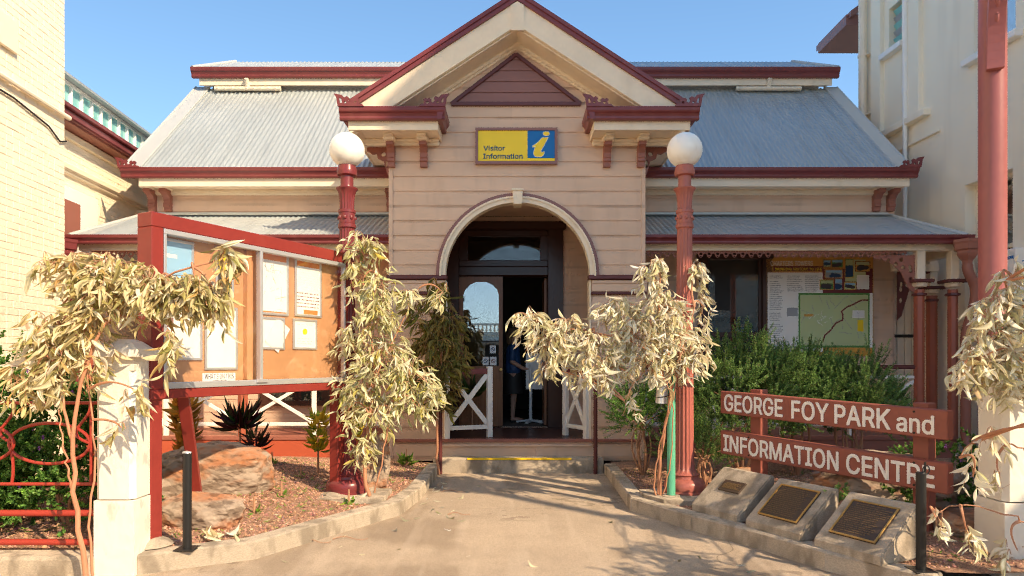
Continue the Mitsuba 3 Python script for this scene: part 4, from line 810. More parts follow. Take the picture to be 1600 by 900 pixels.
# ------------------------------------------------------------------ park sign, plaques
SG = thing('park_sign', 'brown red timber sign of two boards reading GEORGE FOY PARK and INFORMATION CENTRE', 'sign')
KS = 1.14
S0 = np.array([1.885, 6.17, 0]) * KS; sd = unit([1.035, -1.59, 0]); sn = np.array([sd[1], -sd[0], 0]); SL = 1.9 * KS; dz = -.034
sx = unit(sd + Z_ * dz)
def sg(u, z, n=0.0): return S0 + sd * u + sn * n + np.array([0, 0, z + dz * u])
def su(px):
    c = (px - 800) / F
    return (c * S0[1] - S0[0]) / (sd[0] - c * sd[1])
for z0, z1, parts_ in ((1.085, 1.285, [('GEORGE', 1131, 1222), ('FOY', 1235, 1293), ('PARK', 1302, 1389), ('and', 1400, 1459)]), (.722, .93, [('INFORMATION', 1130, 1310), ('CENTRE', 1321, 1459)])):
    z0, z1 = EYE + (z0 - EYE) * KS, EYE + (z1 - EYE) * KS
    b = part(SG, 'board', obox(sg(SL / 2, (z0 + z1) / 2, -.045), [sx, sn, Z_], [SL / 2, .05, (z1 - z0) / 2], .006), 'm_sign')
    for s, a, c in parts_:
        ua, uc = su(a), su(c)
        part(b, 'lettering', text(s, .160 if s != 'and' else .142, sg(ua, z0 + .036, .005), sx, Z_, .006, True, uc - ua), 'm_white')
    part(b, 'bolt', [tube([sg(u, z, .004), sg(u, z, .01)], .009, 8) for u in (.35, 1.92) for z in (z0 + .03, z1 - .03)], 'm_dark', kind='stuff')
for u in (.35, 1.92): part(SG, 'post', obox(sg(u, .625, -.155), [sd, sn, Z_], [.062, .058, .66], .006), 'm_sign')
part(SG, 'board_cap', None, None)
kd = unit([.44, -.9, 0]); km = np.array([-kd[1], kd[0], 0])
for i, ((x, y), w, pl, lab) in enumerate((((1.70, 6.47), .60, (.19, .26, .13), 'weathered concrete plaque block nearest the lamp post, with the small plaque'), ((1.985, 5.82), .58, (.27, .40, .36), 'middle concrete plaque block, its bronze plaque edged in gold'), ((2.29, 5.19), .56, (.27, .38, .35), 'concrete plaque block nearest the dark bollard, with a large worn plaque'))):
    k = thing('plaque_block', lab, 'memorial', 'concrete plaque blocks along the right kerb')
    o = np.array([x, y, .145]); H, D = .38, .44
    prof = Polygon([(0, 0), (D, 0), (D, H - .01), (D - .01, H), (D - .05, H), (.012, .075), (0, .06)])
    sk = extr(prof, w - .02, o + kd * .01, km, Z_)      # grows along km x Z
    nrm = np.cross(km, Z_); sgn = 1 if nrm @ kd > 0 else -1
    if sgn < 0: sk = extr(prof, w - .02, o + kd * (w - .01), km, Z_)
    part(k, 'block', [sk, extr(prof.buffer(-.012), w, o if sgn > 0 else o + kd * w, km, Z_)], 'm_kerb')
    sv = unit(km * (D - .062) + Z_ * (H - .075)); n = unit(np.cross(kd, sv)); n = n if n[2] > 0 else -n
    c = o + kd * (w * .5) + km * (.012 + (D - .062) / 2) + Z_ * (.075 + (H - .075) / 2)
    if i == 0: c = c + sv * .03
    hw, hh = pl[1] / 2, pl[2] / 2
    part(k, 'plaque', obox(c + n * .006, [kd, sv, n], [hw, hh, .008], .002), 'm_bronze')
    if i: part(k, 'plaque_rim', [obox(c + n * .016 + sv * s * (hh - .007), [kd, sv, n], [hw, .007, .004], .001) for s in (-1, 1)] + [obox(c + n * .016 + kd * s * (hw - .007), [kd, sv, n], [.007, hh - .014, .004], .001) for s in (-1, 1)], 'm_brass')
    ms = []
    nr = 9 if i == 0 else 15
    for r in range(nr):
        v = hh - .035 - r * (2 * hh - .06) / nr; u = -hw + .03 + (r2.uniform(0, .06) if r < 2 else 0); ue = hw - .03 - r2.uniform(0, .08)
        while u < ue:
            l = r2.uniform(.008, .03); ms.append(obox(c + n * .0155 + kd * (u + l / 2) + sv * v, [kd, sv, n], [l / 2, .0028, .002], .0005)); u += l + .006
    part(k, 'raised_text', ms, 'm_relief', kind='stuff')

# ------------------------------------------------------------------ visitor information sign, history poster
VS = thing('visitor_information_sign', 'yellow and blue information sign above the arch', 'sign')
s110 = 109.2; Yv = PY - .03
def vx(px): return (px - 800) / s110
def vz(py): return EYE + (CY - py) / s110
vb_ = sbox(vx(743.5), vz(260.5), vx(870), vz(204.5))
part(VS, 'frame', front(vb_.difference(sbox(vx(747.5), vz(256), vx(866), vz(208.5))), .05, Yv + .01), 'm_mauve')
part(VS, 'face', front(vb_.buffer(-.01), .03, Yv + .01), 'm_signyel')
part(VS, 'blue_panel', front(sbox(vx(824), vz(251), vx(866), vz(208.5)), .004, Yv - .0205), 'm_blue')
ip = [(1165, 300), (1255, 295), (1185, 430), (1140, 500), (1150, 520), (1175, 522), (1200, 515), (1185, 565), (1150, 590), (1090, 592), (1045, 575), (1030, 535), (1045, 480), (1060, 435), (1018, 440), (1020, 425), (1060, 400), (1110, 360)]
vi = unary_union([Polygon([(vx(730 + a / 10), vz(190 + b / 10)) for a, b in ip]).buffer(.002, 4), affinity.scale(Point(vx(730 + 122.8), vz(190 + 23.5)).buffer(.046, 16), 1.0, .64)])
part(VS, 'letter_i_outline', front(vi.buffer(.0035), .003, Yv - .0247), 'm_white'); part(VS, 'letter_i', front(vi.buffer(-.003), .003, Yv - .0279), 'm_signyel')
part(VS, 'lettering', [text('Visitor', .066, [vx(755.5), Yv - .0205, vz(239.3)], X_, Z_, .003, True, vx(789) - vx(755.5)), text('Information', .068, [vx(754.8), Yv - .0205, vz(251.8)], X_, Z_, .003, True, vx(816) - vx(754.8))], 'm_navy')

HP = thing('history_poster', 'large tourist map poster on the wall of the right verandah', 'poster')
Yp = WY - .04; sp_ = F / Yp
def hx(px): return (px - 800) / sp_
def hz(py): return EYE + (CY - py) / sp_
def hbox(x0, y0, x1, y1): return sbox(hx(x0), hz(y1), hx(x1), hz(y0))
_l = [0]
def hp(nm, shp, mat, lift, parent=None, **kw): part(parent or HP, nm, front(shp, .0012, Yp - .012 - lift), mat, **kw)
part(HP, 'board', front(hbox(1197, 402, 1364, 556), .02, Yp + .01), 'm_ochre')
hp('text_sheet', hbox(1199, 426, 1285, 550), 'm_paper', .001); hp('side_sheet', hbox(1284, 458, 1363, 543), 'm_paper', .001)
hp('red_panel', hbox(1285, 420, 1363, 458), 'm_maroon', .002); hp('red_strip', hbox(1208, 416, 1285, 424), 'm_maroon', .0018); hp('green_strip', hbox(1320, 406, 1352, 440), 'm_mapgreen', .0035)
part(HP, 'title', text('CHARTERS TOWERS', .075, [hx(1203), Yp - .014, hz(415.3)], X_, Z_, .002, True, hx(1269) - hx(1203)), 'm_white')
part(HP, 'subtitle', text('BRINGING HISTORY TO LIFE', .042, [hx(1210), Yp - .016, hz(422.6)], X_, Z_, .002, True, hx(1283) - hx(1210)), 'm_signyel')
phot = [((1286, 407, 1297, 417), 'm_mapgreen'), ((1299, 406, 1316, 418), 'm_leafgreen'), ((1320, 405, 1332, 433), 'm_leafgreen'), ((1336, 409, 1358, 424), 'm_ochre'), ((1289, 422, 1315, 434), 'm_grey'), ((1281, 438, 1301, 452), 'm_leafgreen'), ((1304, 436, 1315, 453), 'm_grey'), ((1319, 442, 1336, 452), 'm_mapgreen')]
for i, (b, m_) in enumerate(phot):
    hp('photo_border', hbox(b[0] - 1, b[1] - 1, b[2] + 1, b[3] + 1), 'm_ochre' if i % 3 else 'm_maroon', .0045)
    kk = f'{HP}__photo' + ('' if i == 0 else f'_{i:03d}')
    part(HP, 'photo', front(hbox(*b), .0012, Yp - .018), m_)
    w, h = hx(b[2]) - hx(b[0]), hz(b[1]) - hz(b[3])
    part(kk, 'picture', [front(affinity.scale(Point(hx(b[0]) + w * r2.uniform(.2, .8), hz(b[3]) + h * r2.uniform(.15, .5)).buffer(h * r2.uniform(.12, .3)), 1.5, 1).intersection(hbox(*b)), .0012, Yp - .0195 - .0001 * j) for j in range(5)], 'm_ink' if i % 2 else 'm_navy', kind='stuff')
    part(kk, 'sky_print', front(sbox(hx(b[0]) + w * .04, hz(b[1]) - h * .35, hx(b[2]) - w * .04, hz(b[1]) - h * .04), .0012, Yp - .0193), 'm_skyprint' if i not in (2, 3, 5) else 'm_mapgreen')
hp('white_note', hbox(1338, 430, 1357, 452), 'm_paper', .006)
mp = part(HP, 'map', front(hbox(1247, 458, 1358, 543), .0012, Yp - .016), 'm_leafgreen')
part(mp, 'map_face', front(hbox(1249.5, 461, 1355.5, 540), .0012, Yp - .0175), 'm_mapgreen')
rdp = [(1285, 533), (1288, 524), (1297, 516), (1305, 505), (1316, 500), (1316, 492), (1314, 487), (1322, 480), (1332, 476), (1345, 469), (1355, 469)]
part(mp, 'main_road', front(LineString([(hx(a), hz(b)) for a, b in rdp]).buffer(.012), .0012, Yp - .0198), 'm_maroon')
ms = []
for i in range(46):
    a = np.array([r2.uniform(1252, 1350), r2.uniform(463, 536)]) if i < 26 else np.array([r2.normal(1278, 9), r2.normal(497, 4)])
    b = a + r2.normal(0, 12 if i < 26 else 5, 2); b = np.clip(b, [1251, 462], [1354, 538])
    ms.append(front(LineString([(hx(a[0]), hz(a[1])), (hx(b[0]), hz(b[1]))]).buffer(.003), .0012, Yp - .0189))
part(mp, 'road_line', ms[:26], 'm_grey', kind='stuff'); part(mp, 'street_line', ms[26:], 'm_paper', kind='stuff')
part(mp, 'legend', front(hbox(1331, 485, 1350, 497), .0012, Yp - .0189), 'm_paper'); part(mp, 'place_label', front(hbox(1256, 491, 1270, 494.5), .0012, Yp - .0189), 'm_ochre'); part(mp, 'side_note', front(hbox(1339, 500, 1348, 518), .0012, Yp - .0189), 'm_signyel'); 
ms = []
for c_, (x0, x1) in enumerate(((1202, 1224), (1229, 1255), (1257, 1283))):
    for j in range(38):
        y = 431 + j * 2.9
        if (y > 455 and x1 > 1247) or r2.random() < .1: continue
        ms.append(front(hbox(x0, y, x1 - r2.uniform(0, 8), y + 1.0), .0012, Yp - .0145))
part(HP, 'text_line', ms, 'm_grey', kind='stuff'); hp('text_block', hbox(1229, 481, 1246, 494), 'm_grey', .0024)

# ------------------------------------------------------------------ gates, hand rail posts, bollards, green post
def gate(p, q, label, m_):
    k = thing('porch_gate', label, 'gate', 'white cross braced porch gates'); p, q = np.array([*p, 0.]), np.array([*q, 0.]); d = unit(q - p); s = np.cross(d, Z_)
    for o in (p, q): part(k, 'post', obox(o + Z_ * .965, [d, s, Z_], [.04, .035, .515], .005), m_)
    a, b = p + d * .04, q - d * .04
    part(k, 'bottom_rail', beam(a + Z_ * .60, b + Z_ * .60, .04, .06), m_); part(k, 'top_rail', beam(a + Z_ * 1.41, b + Z_ * 1.41, .04, .08), 'm_maroon', label='maroon top rail')
    part(k, 'brace', beam(a + Z_ * .65, b + Z_ * 1.36, .03, .07), m_); part(k, 'brace', beam(a + Z_ * 1.36 - s * .004, b + Z_ * .65 - s * .004, .022, .07), m_)
gate((-.93, 9.72), (-.33, 9.98), 'white cross braced half gate on the left side of the porch', 'm_white')
gate((1.06, 9.74), (.80, 10.2), 'white cross braced half gate on the right side of the porch', 'm_white')
for x, lab, top in ((-.985, 'thin dark red post at the left end of the entry step', 1.58), (1.145, 'thin dark red post at the right end of the entry step', 1.28)):
    k = thing('step_post', lab, 'post', 'thin posts beside the entry step'); part(k, 'pole', tube([[x, 9.37, 0], [x, 9.37, top]], .028, 12), 'm_darkmar', 40); part(k, 'cap', lathe([(.028, top), (.03, top + .01), (.022, top + .025), (0, top + .03)], 12, (x, 9.37, 0)), 'm_maroon', 40)
for x, y, z0, z1, lab in ((-2.44, 5.13, .14, .865, 'black steel bollard beside the white pillar, left of the path'), (2.755, 4.6, .14, .80, 'dark steel bollard in front of the last plaque block, right of the path')):
    k = thing('bollard', lab, 'bollard', 'steel bollards at the path entrance'); part(k, 'tube', tube([[x, y, z0], [x, y, z1]], .032, 16), 'm_black', 40)
    part(k, 'foot_plate', cbox(x - .075, x + .075, y - .075, y + .075, z0, z0 + .012), 'm_black'); part(k, 'cap', lathe([(.032, z1), (.03, z1 + .006), (0, z1 + .008)], 16, (x, y, 0)), 'm_alu' if x < 0 else 'm_black', 40)
    if x > 0: part(k, 'latch', [cbox(x + .018, x + .03, y - .012, y + .0, z1 - .03, z1 + .075), tube([[x + .035 + .022 * math.cos(t), y, z1 + .02 + .03 * math.sin(t)] for t in np.linspace(0, 6.28, 14)], .004, 6, False)], 'm_black')
    else: part(k, 'ring', tube([[x + .03 * math.cos(t) , y - .01, z1 + .0 + .012 * math.sin(t)] for t in np.linspace(0, 6.28, 14)], .005, 6, False), 'm_alu')
gx, gy = 1.615, 6.93
GP = thing('green_post', 'pale green steel post beside the right lamp post', 'post')
part(GP, 'tube', tube([[gx, gy, .14], [gx, gy, 1.62]], .042, 16), 'm_green', 40); part(GP, 'cap', lathe([(.042, 1.62), (.044, 1.625), (.035, 1.65), (0, 1.66)], 16, (gx, gy, 0)), 'm_green', 40); part(GP, 'foot', lathe([(.09, .18), (.09, .192), (.05, .2)], 16, (gx, gy, 0)), 'm_kerb')
SLV = thing('brochure_tube', 'shiny metal brochure tube tied to the green post', 'tube')
part(SLV, 'tube', tube([[gx - .115, gy - .06, 1.13], [gx - .085, gy - .06, 1.56]], .058, 20, False), 'm_alu', 40); part(SLV, 'hood', lathe([(.06, 0), (.062, .01), (.05, .05), (0, .065)], 20, (gx - .083, gy - .06, 1.56)), 'm_cream', 40)
part(SLV, 'strap', [tube([[gx - .1 + .065 * math.cos(t), gy - .06 + .065 * math.sin(t), z + .01 * math.cos(t)] for t in np.linspace(0, 6.28, 20)], .005, 6, False) for z in (1.2, 1.5)], 'm_dark')
GL = thing('garden_spotlight', 'small black garden spotlight stuck in by the right lamp base', 'spotlight'); part(GL, 'stake', cbox(1.93, 1.945, 6.72, 6.735, .13, .36), 'm_black'); part(GL, 'lamp', obox([2.0, 6.74, .19], np.eye(3), [.07, .045, .03], .01), 'm_black')

# ------------------------------------------------------------------ fence pillars, fence, tall post
def pillar(x, y, w, top, label):
    k = thing('fence_pillar', label, 'pillar', 'white chamfered gate pillars')
    h = w / 2; c_ = .035
    sec = Polygon([(-h + c_, -h), (h - c_, -h), (h, -h + c_), (h, h - c_), (h - c_, h), (-h + c_, h), (-h, h - c_), (-h, -h + c_)])
    b2 = affinity.scale(sbox(-h, -h, h, h), 1.045, 1.045)
    part(k, 'shaft', [extr(sec, top - .62, [x, y, .56], X_, Y_)], 'm_pillar'); part(k, 'plinth', [extr(b2.buffer(-.004), .60, [x, y, -.05], X_, Y_)], 'm_pillar')
    part(k, 'necking', extr(sbox(-h, -h, h, h), .1, [x, y, top - .10], X_, Y_), 'm_pillar')
    ov = h + .055
    v = [[sx_ * ov, sy_ * ov, top + z] for z in (0, .055) for sx_, sy_ in ((-1, -1), (1, -1), (1, 1), (-1, 1))] + [[sx_ * .05, sy_ * .05, top + .13] for sx_, sy_ in ((-1, -1), (1, -1), (1, 1), (-1, 1))]
    part(k, 'cap', TM(v, trimesh.convex.convex_hull(np.array(v)).faces) if False else trimesh.convex.convex_hull(np.array(v) + [x, y, 0]), 'm_pillar')
pillar(-2.86, 5.05, .285, 1.585, 'white painted pillar left of the path, with shadows of leaves on it')
pillar(3.63, 4.97, .31, 1.585, 'white painted pillar at the right edge, half hidden by leaning leaves')
def fence(x0, x1, y, label, flip=1):
    k = thing('pipe_fence', label, 'fence')
    for z in (.43, .215): part(k, 'pipe', tube([[x0, y, z], [x1, y, z]], .024, 12), 'm_fence', 40)
    for z in (.645, 1.245): part(k, 'rail', tube([[x0, y, z], [x1, y, z]], .013, 10), 'm_fence', 40)
    xs = x0 + flip * .1; part(k, 'stile', [tube([[xs, y, .645], [xs, y, 1.245]], .013, 10), tube([[x0, y, .2], [x0, y, 1.3]], .014, 8)], 'm_fence', 40)
    for i in range(6):
        cx = xs + flip * (.31 + i * .56)
        part(k, 'ring', tube([[cx + .30 * math.cos(t), y - .008 * (i % 2), .945 + .15 * math.sin(t)] for t in np.linspace(0, 2 * math.pi, 40)], .012, 8, False), 'm_fence', 40)
        for s in (-1, 1): part(k, 'arc', tube(spline([[cx + s * .30, y, .945], [cx + s * .2, y, 1.04], [cx + s * .29, y, 1.17], [cx + s * .3, y, 1.245]] if s * flip < 0 else [[cx + s * .30, y, .945], [cx + s * .27, y, .80], [cx + s * .28, y, .645]], 12), .011, 8, False), 'm_fence', 40)
fence(-3.01, -7.2, 5.05, 'red pipe fence with interlaced rings, left of the white pillar', -1)
fence(3.79, 7.4, 4.97, 'red pipe fence right of the right hand pillar', 1)
TP = thing('verandah_post', 'tall pinkish red round post with pierced bracket at the right edge', 'post')
tx, ty = 3.87, 5.5
part(TP, 'shaft', tube([[tx, ty, .0], [tx, ty, 8.0]], .098, 28), 'm_pole', 40); part(TP, 'base', lathe([(.2, 0), (.2, .12), (.15, .2), (.118, .26)], 24, (tx, ty, 0)), 'm_pole', 40)
bq_ = unit([-.45, -.89, 0]); bo = np.array([tx, ty, 0])
br = [bo + bq_ * a_ + Z_ * z_ for a_, z_ in ((.12, 3.86), (.14, 4.05), (.22, 4.35), (.46, 4.75))]
pts = spline(br, 16)
part(TP, 'bracket', [beam(pts[i], pts[i + 1] + (pts[i + 1] - pts[i]) * .05, .12, .06, up=bq_) for i in range(15)], 'm_pole')
part(TP, 'bracket_ring', [tube([bo + bq_ * (.13 + .03 * i + (.03 + .02 * i) * math.cos(t)) + Z_ * (4.12 + .13 * i + (.04 + .02 * i) * math.sin(t)) for t in np.linspace(0, 6.283, 20)], .016, 8, False) for i in range(4)], 'm_pole', 40)
part(TP, 'awning_beam', beam([tx, ty, 5.2], [tx + 4, ty, 5.2], .12, .16), 'm_pole')

# ------------------------------------------------------------------ rocks
for c, r, s, lab, rz in (((-3.02, 6.9, .40), (.58, .36, .33), 1, 'big orange and grey boulder under the notice board', .2), ((-2.66, 5.85, .24), (.36, .22, .17), 2, 'low flat topped orange boulder behind the black bollard', -.1), ((-1.52, 7.55, .38), (.17, .14, .36), 5, 'upright brown boulder behind the left lamp post', .3), ((-3.6, 6.5, .26), (.4, .3, .24), 12, 'grey boulder at the back of the left bed', .5),
                      ((3.42, 6.15, .36), (.62, .42, .38), 4, 'large rust brown boulder behind the park sign', -.3), ((2.55, 7.6, .2), (.3, .25, .16), 8, 'small dark boulder under the green bush', 0), ((3.75, 5.45, .22), (.34, .2, .17), 9, 'pale pinkish boulder beside the right pillar', .2)):
    single('boulder', lab, 'rock', blob(c, r, 5, .30, 1.25, s, rotz=rz), 'm_rock', True)

# ------------------------------------------------------------------ person and display stand inside the door
def hulls(chains, length=.02, sm=12):
    tot = None
    for (p, r), (q, s) in chains:
        a = m3.Manifold.sphere(r, 20).translate(list(map(float, p))); b = m3.Manifold.sphere(s, 20).translate(list(map(float, q)))
        h = m3.Manifold.batch_hull([a, b]); tot = h if tot is None else tot + h
    tot = tot.refine_to_length(length); m = tot.to_mesh(); t = trimesh.Trimesh(m.vert_properties[:, :3], m.tri_verts, process=True)
    trimesh.smoothing.filter_taubin(t, iterations=sm); return t
PX, PYY, PZ = .02, 12.5, .447
J = lambda x, y, z: np.array([PX + x, PYY + y, PZ + z])
body = [((J(0, 0, 1.40), .055), (J(.01, 0, 1.50), .05)), ((J(.02, 0, 1.56), .095), (J(.035, 0, 1.60), .09)), ((J(0, 0, 1.30), .11), (J(0, 0, 1.02), .105)), ((J(0, -.09, 1.34), .07), (J(0, .09, 1.34), .07)), ((J(0, -.06, .92), .12), (J(0, .06, .92), .12)), ((J(0, 0, 1.02), .10), (J(0, 0, .92), .13))]
for s in (-1, 1):
    body += [((J(0, s * .085, .90), .09), (J(.01, s * .085, .48), .058)), ((J(.01, s * .085, .48), .056), (J(-.01, s * .085, .10), .036)), ((J(-.01, s * .085, .06), .04), (J(.15, s * .095, .03), .03)),
             ((J(0, s * .18, 1.36), .052), (J(-.02, s * .21, 1.10), .042)), ((J(-.02, s * .21, 1.10), .042), (J(.18, s * .17, .98), .032)), ((J(.18, s * .17, .98), .035), (J(.26, s * .16, .97), .025))]
    body += [((J(.26, s * .16 + (f - 1.5) * .018, .97), .011), (J(.335 - .008 * abs(f - 1), s * .16 + (f - 1.5) * .02, .955 - .01 * f), .008)) for f in range(4)] + [((J(.2, s * .13, .98), .012), (J(.26, s * .115, .99), .009))]
body += [((J(.115, 0, 1.565), .016), (J(.13, 0, 1.55), .014))] + [((J(.02, s * .09, 1.57), .018), (J(.02, s * .095, 1.555), .015)) for s in (-1, 1)]
PN = thing('person', 'person in a blue shirt and dark skirt standing inside the doorway', 'person'); part(PN, 'body', hulls(body, .018, 6), 'm_skin', True)
shirt = [((J(0, -.10, 1.35), .085), (J(0, .10, 1.35), .085)), ((J(0, -.05, 1.3), .125), (J(0, -.05, .96), .145)), ((J(0, .05, 1.3), .125), (J(0, .05, .96), .145))] + [((J(0, s * .18, 1.36), .068), (J(-.015, s * .205, 1.16), .06)) for s in (-1, 1)]
part(PN, 'shirt', hulls(shirt), 'm_navy', True); part(PN, 'skirt', lathe([(0, 1.02), (.13, 1.0), (.165, .88), (.185, .7), (.19, .52), (.17, .515), (0, .6)], 28, J(0, 0, 0)), 'm_dark', 40)
part(PN, 'hair', hulls([((J(-.005, 0, 1.60), .108), (J(-.01, 0, 1.64), .09)), ((J(-.05, 0, 1.58), .085), (J(-.06, 0, 1.46), .06))]), 'm_hair', True)
part(PN, 'shoe', [obox(J(.06, s * .09, .018), np.eye(3), [.12, .042, .018], .015) for s in (-1,)], 'm_dark'); part(PN, 'shoe', [obox(J(.06, .09, .018), np.eye(3), [.12, .042, .018], .015)], 'm_dark')
DS = thing('display_stand', 'pale blue grey pedestal display stand inside the doorway', 'stand')
part(DS, 'pole', tube([[.335, 12.3, .46], [.335, 12.3, 1.5]], .03, 12), 'm_white', 40); part(DS, 'foot', [beam([.335 + .26 * math.cos(a), 12.3 + .26 * math.sin(a), .465], [.335, 12.3, .50], .06, .03) for a in (.3, 1.9, 3.0, 4.4, 5.6)], 'm_white'); part(DS, 'panel', cbox(.25, .56, 12.32, 12.34, 1.05, 1.7), 'm_white')

# ------------------------------------------------------------------ leaves
def leaf_template(sickle=.12, curl=.15, fold=.25, belly=.42, nseg=6):
    t = np.linspace(0, 1, nseg + 1); w = np.sin(np.pi * t ** (.5 / belly * .72 + .15)) ** .85 * .5; w[0] = .03; w[-1] = .0
    V = []
    for i in range(nseg + 1):
        y = sickle * math.sin(math.pi * t[i]) ; z = -curl * t[i] ** 2
        V += [[t[i], (y, -w[i]), z + fold * w[i]], [t[i], (y, 0), z], [t[i], (y, w[i]), z + fold * w[i]]]
    Fs = []
    for i in range(nseg):
        for k in (0, 1):
            a = 3 * i + k; Fs += [[a, a + 3, a + 4], [a, a + 4, a + 1]]
    return np.array([v[0] for v in V]), np.array([v[1][0] for v in V]), np.array([v[1][1] for v in V]), np.array([v[2] for v in V]), np.array(Fs)
TPL = [leaf_template(*q) for q in ((.10, .10, .25), (-.14, .22, .35), (.2, .3, .15), (-.06, -.12, .4), (.16, .05, .5), (.25, .55, .6), (-.3, .45, .7), (.1, -.35, .3))]
TPS = [leaf_template(0, .15, .3, .5, 2), leaf_template(0, .25, .2, .5, 2)]
TPM = [leaf_template(0, .25, .3, .5, 4), leaf_template(0, .45, .25, .5, 4)]
def leaves(p, a, L, W, c, r, tpl, roll=None):
    """p start points, a directions, L lengths, W widths, c colours -> list of (V, F, C) for every leaf, as arrays per template"""
    n = len(p); a = a / np.linalg.norm(a, axis=1, keepdims=True)
    h = np.where(np.abs(a[:, 2:]) < .95, [[0, 0, 1.]], [[1., 0, 0]]); s = np.cross(a, h); s /= np.linalg.norm(s, axis=1, keepdims=True); u = np.cross(s, a)
    ro = r.uniform(0, 2 * np.pi, n) if roll is None else roll
    s2 = np.cos(ro)[:, None] * s + np.sin(ro)[:, None] * u; u2 = np.cross(s2, a)
    out = []; k = r.integers(0, len(tpl), n)
    for i in range(n):
        x, yb, yw, z, f = tpl[k[i]]
        V = p[i] + np.outer(x * L[i], a[i]) + np.outer(yb * L[i] * .6 + yw * W[i], s2[i]) + np.outer(z * L[i] * .8, u2[i])
        out.append((V, f, np.repeat(c[i][None], len(V), 0)))
    return out
def merge(ls):
    V = np.vstack([l[0] for l in ls]); o = np.cumsum([0] + [len(l[0]) for l in ls[:-1]]); C = np.vstack([l[2] for l in ls])
    return TM(V, np.vstack([l[1] + k for l, k in zip(ls, o)])), np.clip(C, 0, .95)
def palette(r, n, cols, wts, jit=.12):
    c = np.array(cols)[r.choice(len(cols), n, p=np.array(wts) / sum(wts))]
    return np.clip(c * r.uniform(1 - jit, 1 + jit, (n, 1)) + r.normal(0, .012, (n, 3)), .01, .9)
PALE = ([(.84, .80, .64), (.76, .71, .50), (.89, .87, .77), (.60, .56, .33), (.58, .46, .26)], (4, 3, 2, 2, .7))
GOLD = ([(.74, .66, .42), (.64, .55, .29), (.85, .80, .62), (.42, .38, .16), (.52, .36, .15)], (4, 3, 2.2, 2.4, .8))
OLIVE = ([(.26, .22, .07), (.34, .27, .09), (.20, .19, .06), (.42, .32, .12)], (4, 3, 3, 1.5))
LIME = ([(.74, .71, .46), (.64, .62, .34), (.83, .81, .62), (.46, .45, .20), (.58, .52, .15)], (4, 3, 2, 2, .8))
def gum(name, label, cat_, stems, blobs, pal, seed, leafL=(.09, .17), leafW=(.016, .028), parts=300, group=None, tw=.004):
    """stems: (points, r0, r1); blobs: (centre, radii, twigs); twigs droop and carry hanging leaves"""
    r = np.random.default_rng(seed); k = thing(name, label, cat_, group)
    sp = []
    for i, (pts, a, b) in enumerate(stems):
        q = spline(pts, 22); q[1:-1] += r.normal(0, .006, (20, 3))
        part(k, 'trunk' if i == 0 else 'stem', tube(q, np.linspace(a, b, 22), 10), 'm_bark', 50); sp.append(q)
    sp = np.vstack(sp); twigs, P_, A_ = [], [], []
    for c, rad, n in blobs:
        c, rad = np.asarray(c, float), np.asarray(rad, float)
        up_ = sp[sp[:, 2] < c[2] + .25]; up_ = up_ if len(up_) else sp
        s0 = up_[np.argmin(((up_ - c) ** 2).sum(1))]
        if np.linalg.norm(s0 - c) > .06:
            bq = spline([s0, (s0 + c) / 2 + r.normal(0, .03, 3) + [0, 0, .07], c], 12); part(k, 'branch', tube(bq, np.linspace(.011, .004, 12), 6), 'm_bark', 50)
        for _ in range(n):
            d = r.normal(0, 1, 3); d /= np.linalg.norm(d); tip = c + d * rad * r.uniform(.3, 1.12) ** .6
            st = c + (tip - c) * .25 + r.normal(0, .02, 3); mid = (st + tip) / 2 + [0, 0, r.uniform(.02, .07)]; end = tip + np.array([r.normal(0, .03), r.normal(0, .03), -r.uniform(.03, .11)])
            q = spline([st, mid, tip, end], 9); twigs.append(tube(q, np.linspace(tw * .8, tw * .25, 9), 4, False))
            m = r.integers(5, 13); ii = r.integers(2, 9, m); P_.append(q[ii]); dirn = (tip - c) / (np.linalg.norm(tip - c) + 1e-6)
            A_.append(np.stack([dirn[0] * .45 + r.normal(0, .38, m), dirn[1] * .45 + r.normal(0, .38, m), -1.0 + np.abs(r.normal(0, .45, m))], 1))
    part(k, 'twig', twigs, 'm_stem', kind='stuff')
    P_, A_ = np.vstack(P_), np.vstack(A_); n = len(P_)
    L = r.uniform(*leafL, n) * r.choice([.55, .8, 1, 1.3], n, p=[.2, .25, .35, .2]); W = r.uniform(*leafW, n) * r.uniform(.55, 1.05, n)
    ls = leaves(P_, A_, L, W, palette(r, n, *pal), r, TPL)
    seen = (np.abs(P_[:, 0]) < .75 * P_[:, 1])
    order = np.argsort(P_[:, 1] - .6 * L + 50 * ~seen)           # nearest in view first: those show largest
    for j in order[:parts]: part(k, 'leaf', TM(*ls[j][:2]), 'm_leaf', True, color=np.clip(ls[j][2], 0, .95))
    rest = [ls[j] for j in order[parts:]]
    if rest:
        m, c = merge(rest); part(k, 'foliage', m, 'm_leaf', True, kind='stuff', color=c)
    return k
def B(px, py, Y, rx, ry, n, rd=None, dy=0): s = F / Y; return (at(px, py, Y + dy), (rx / s, rd or (rx + ry) / 2 / s * .8, ry / s), n)
y = 4.72
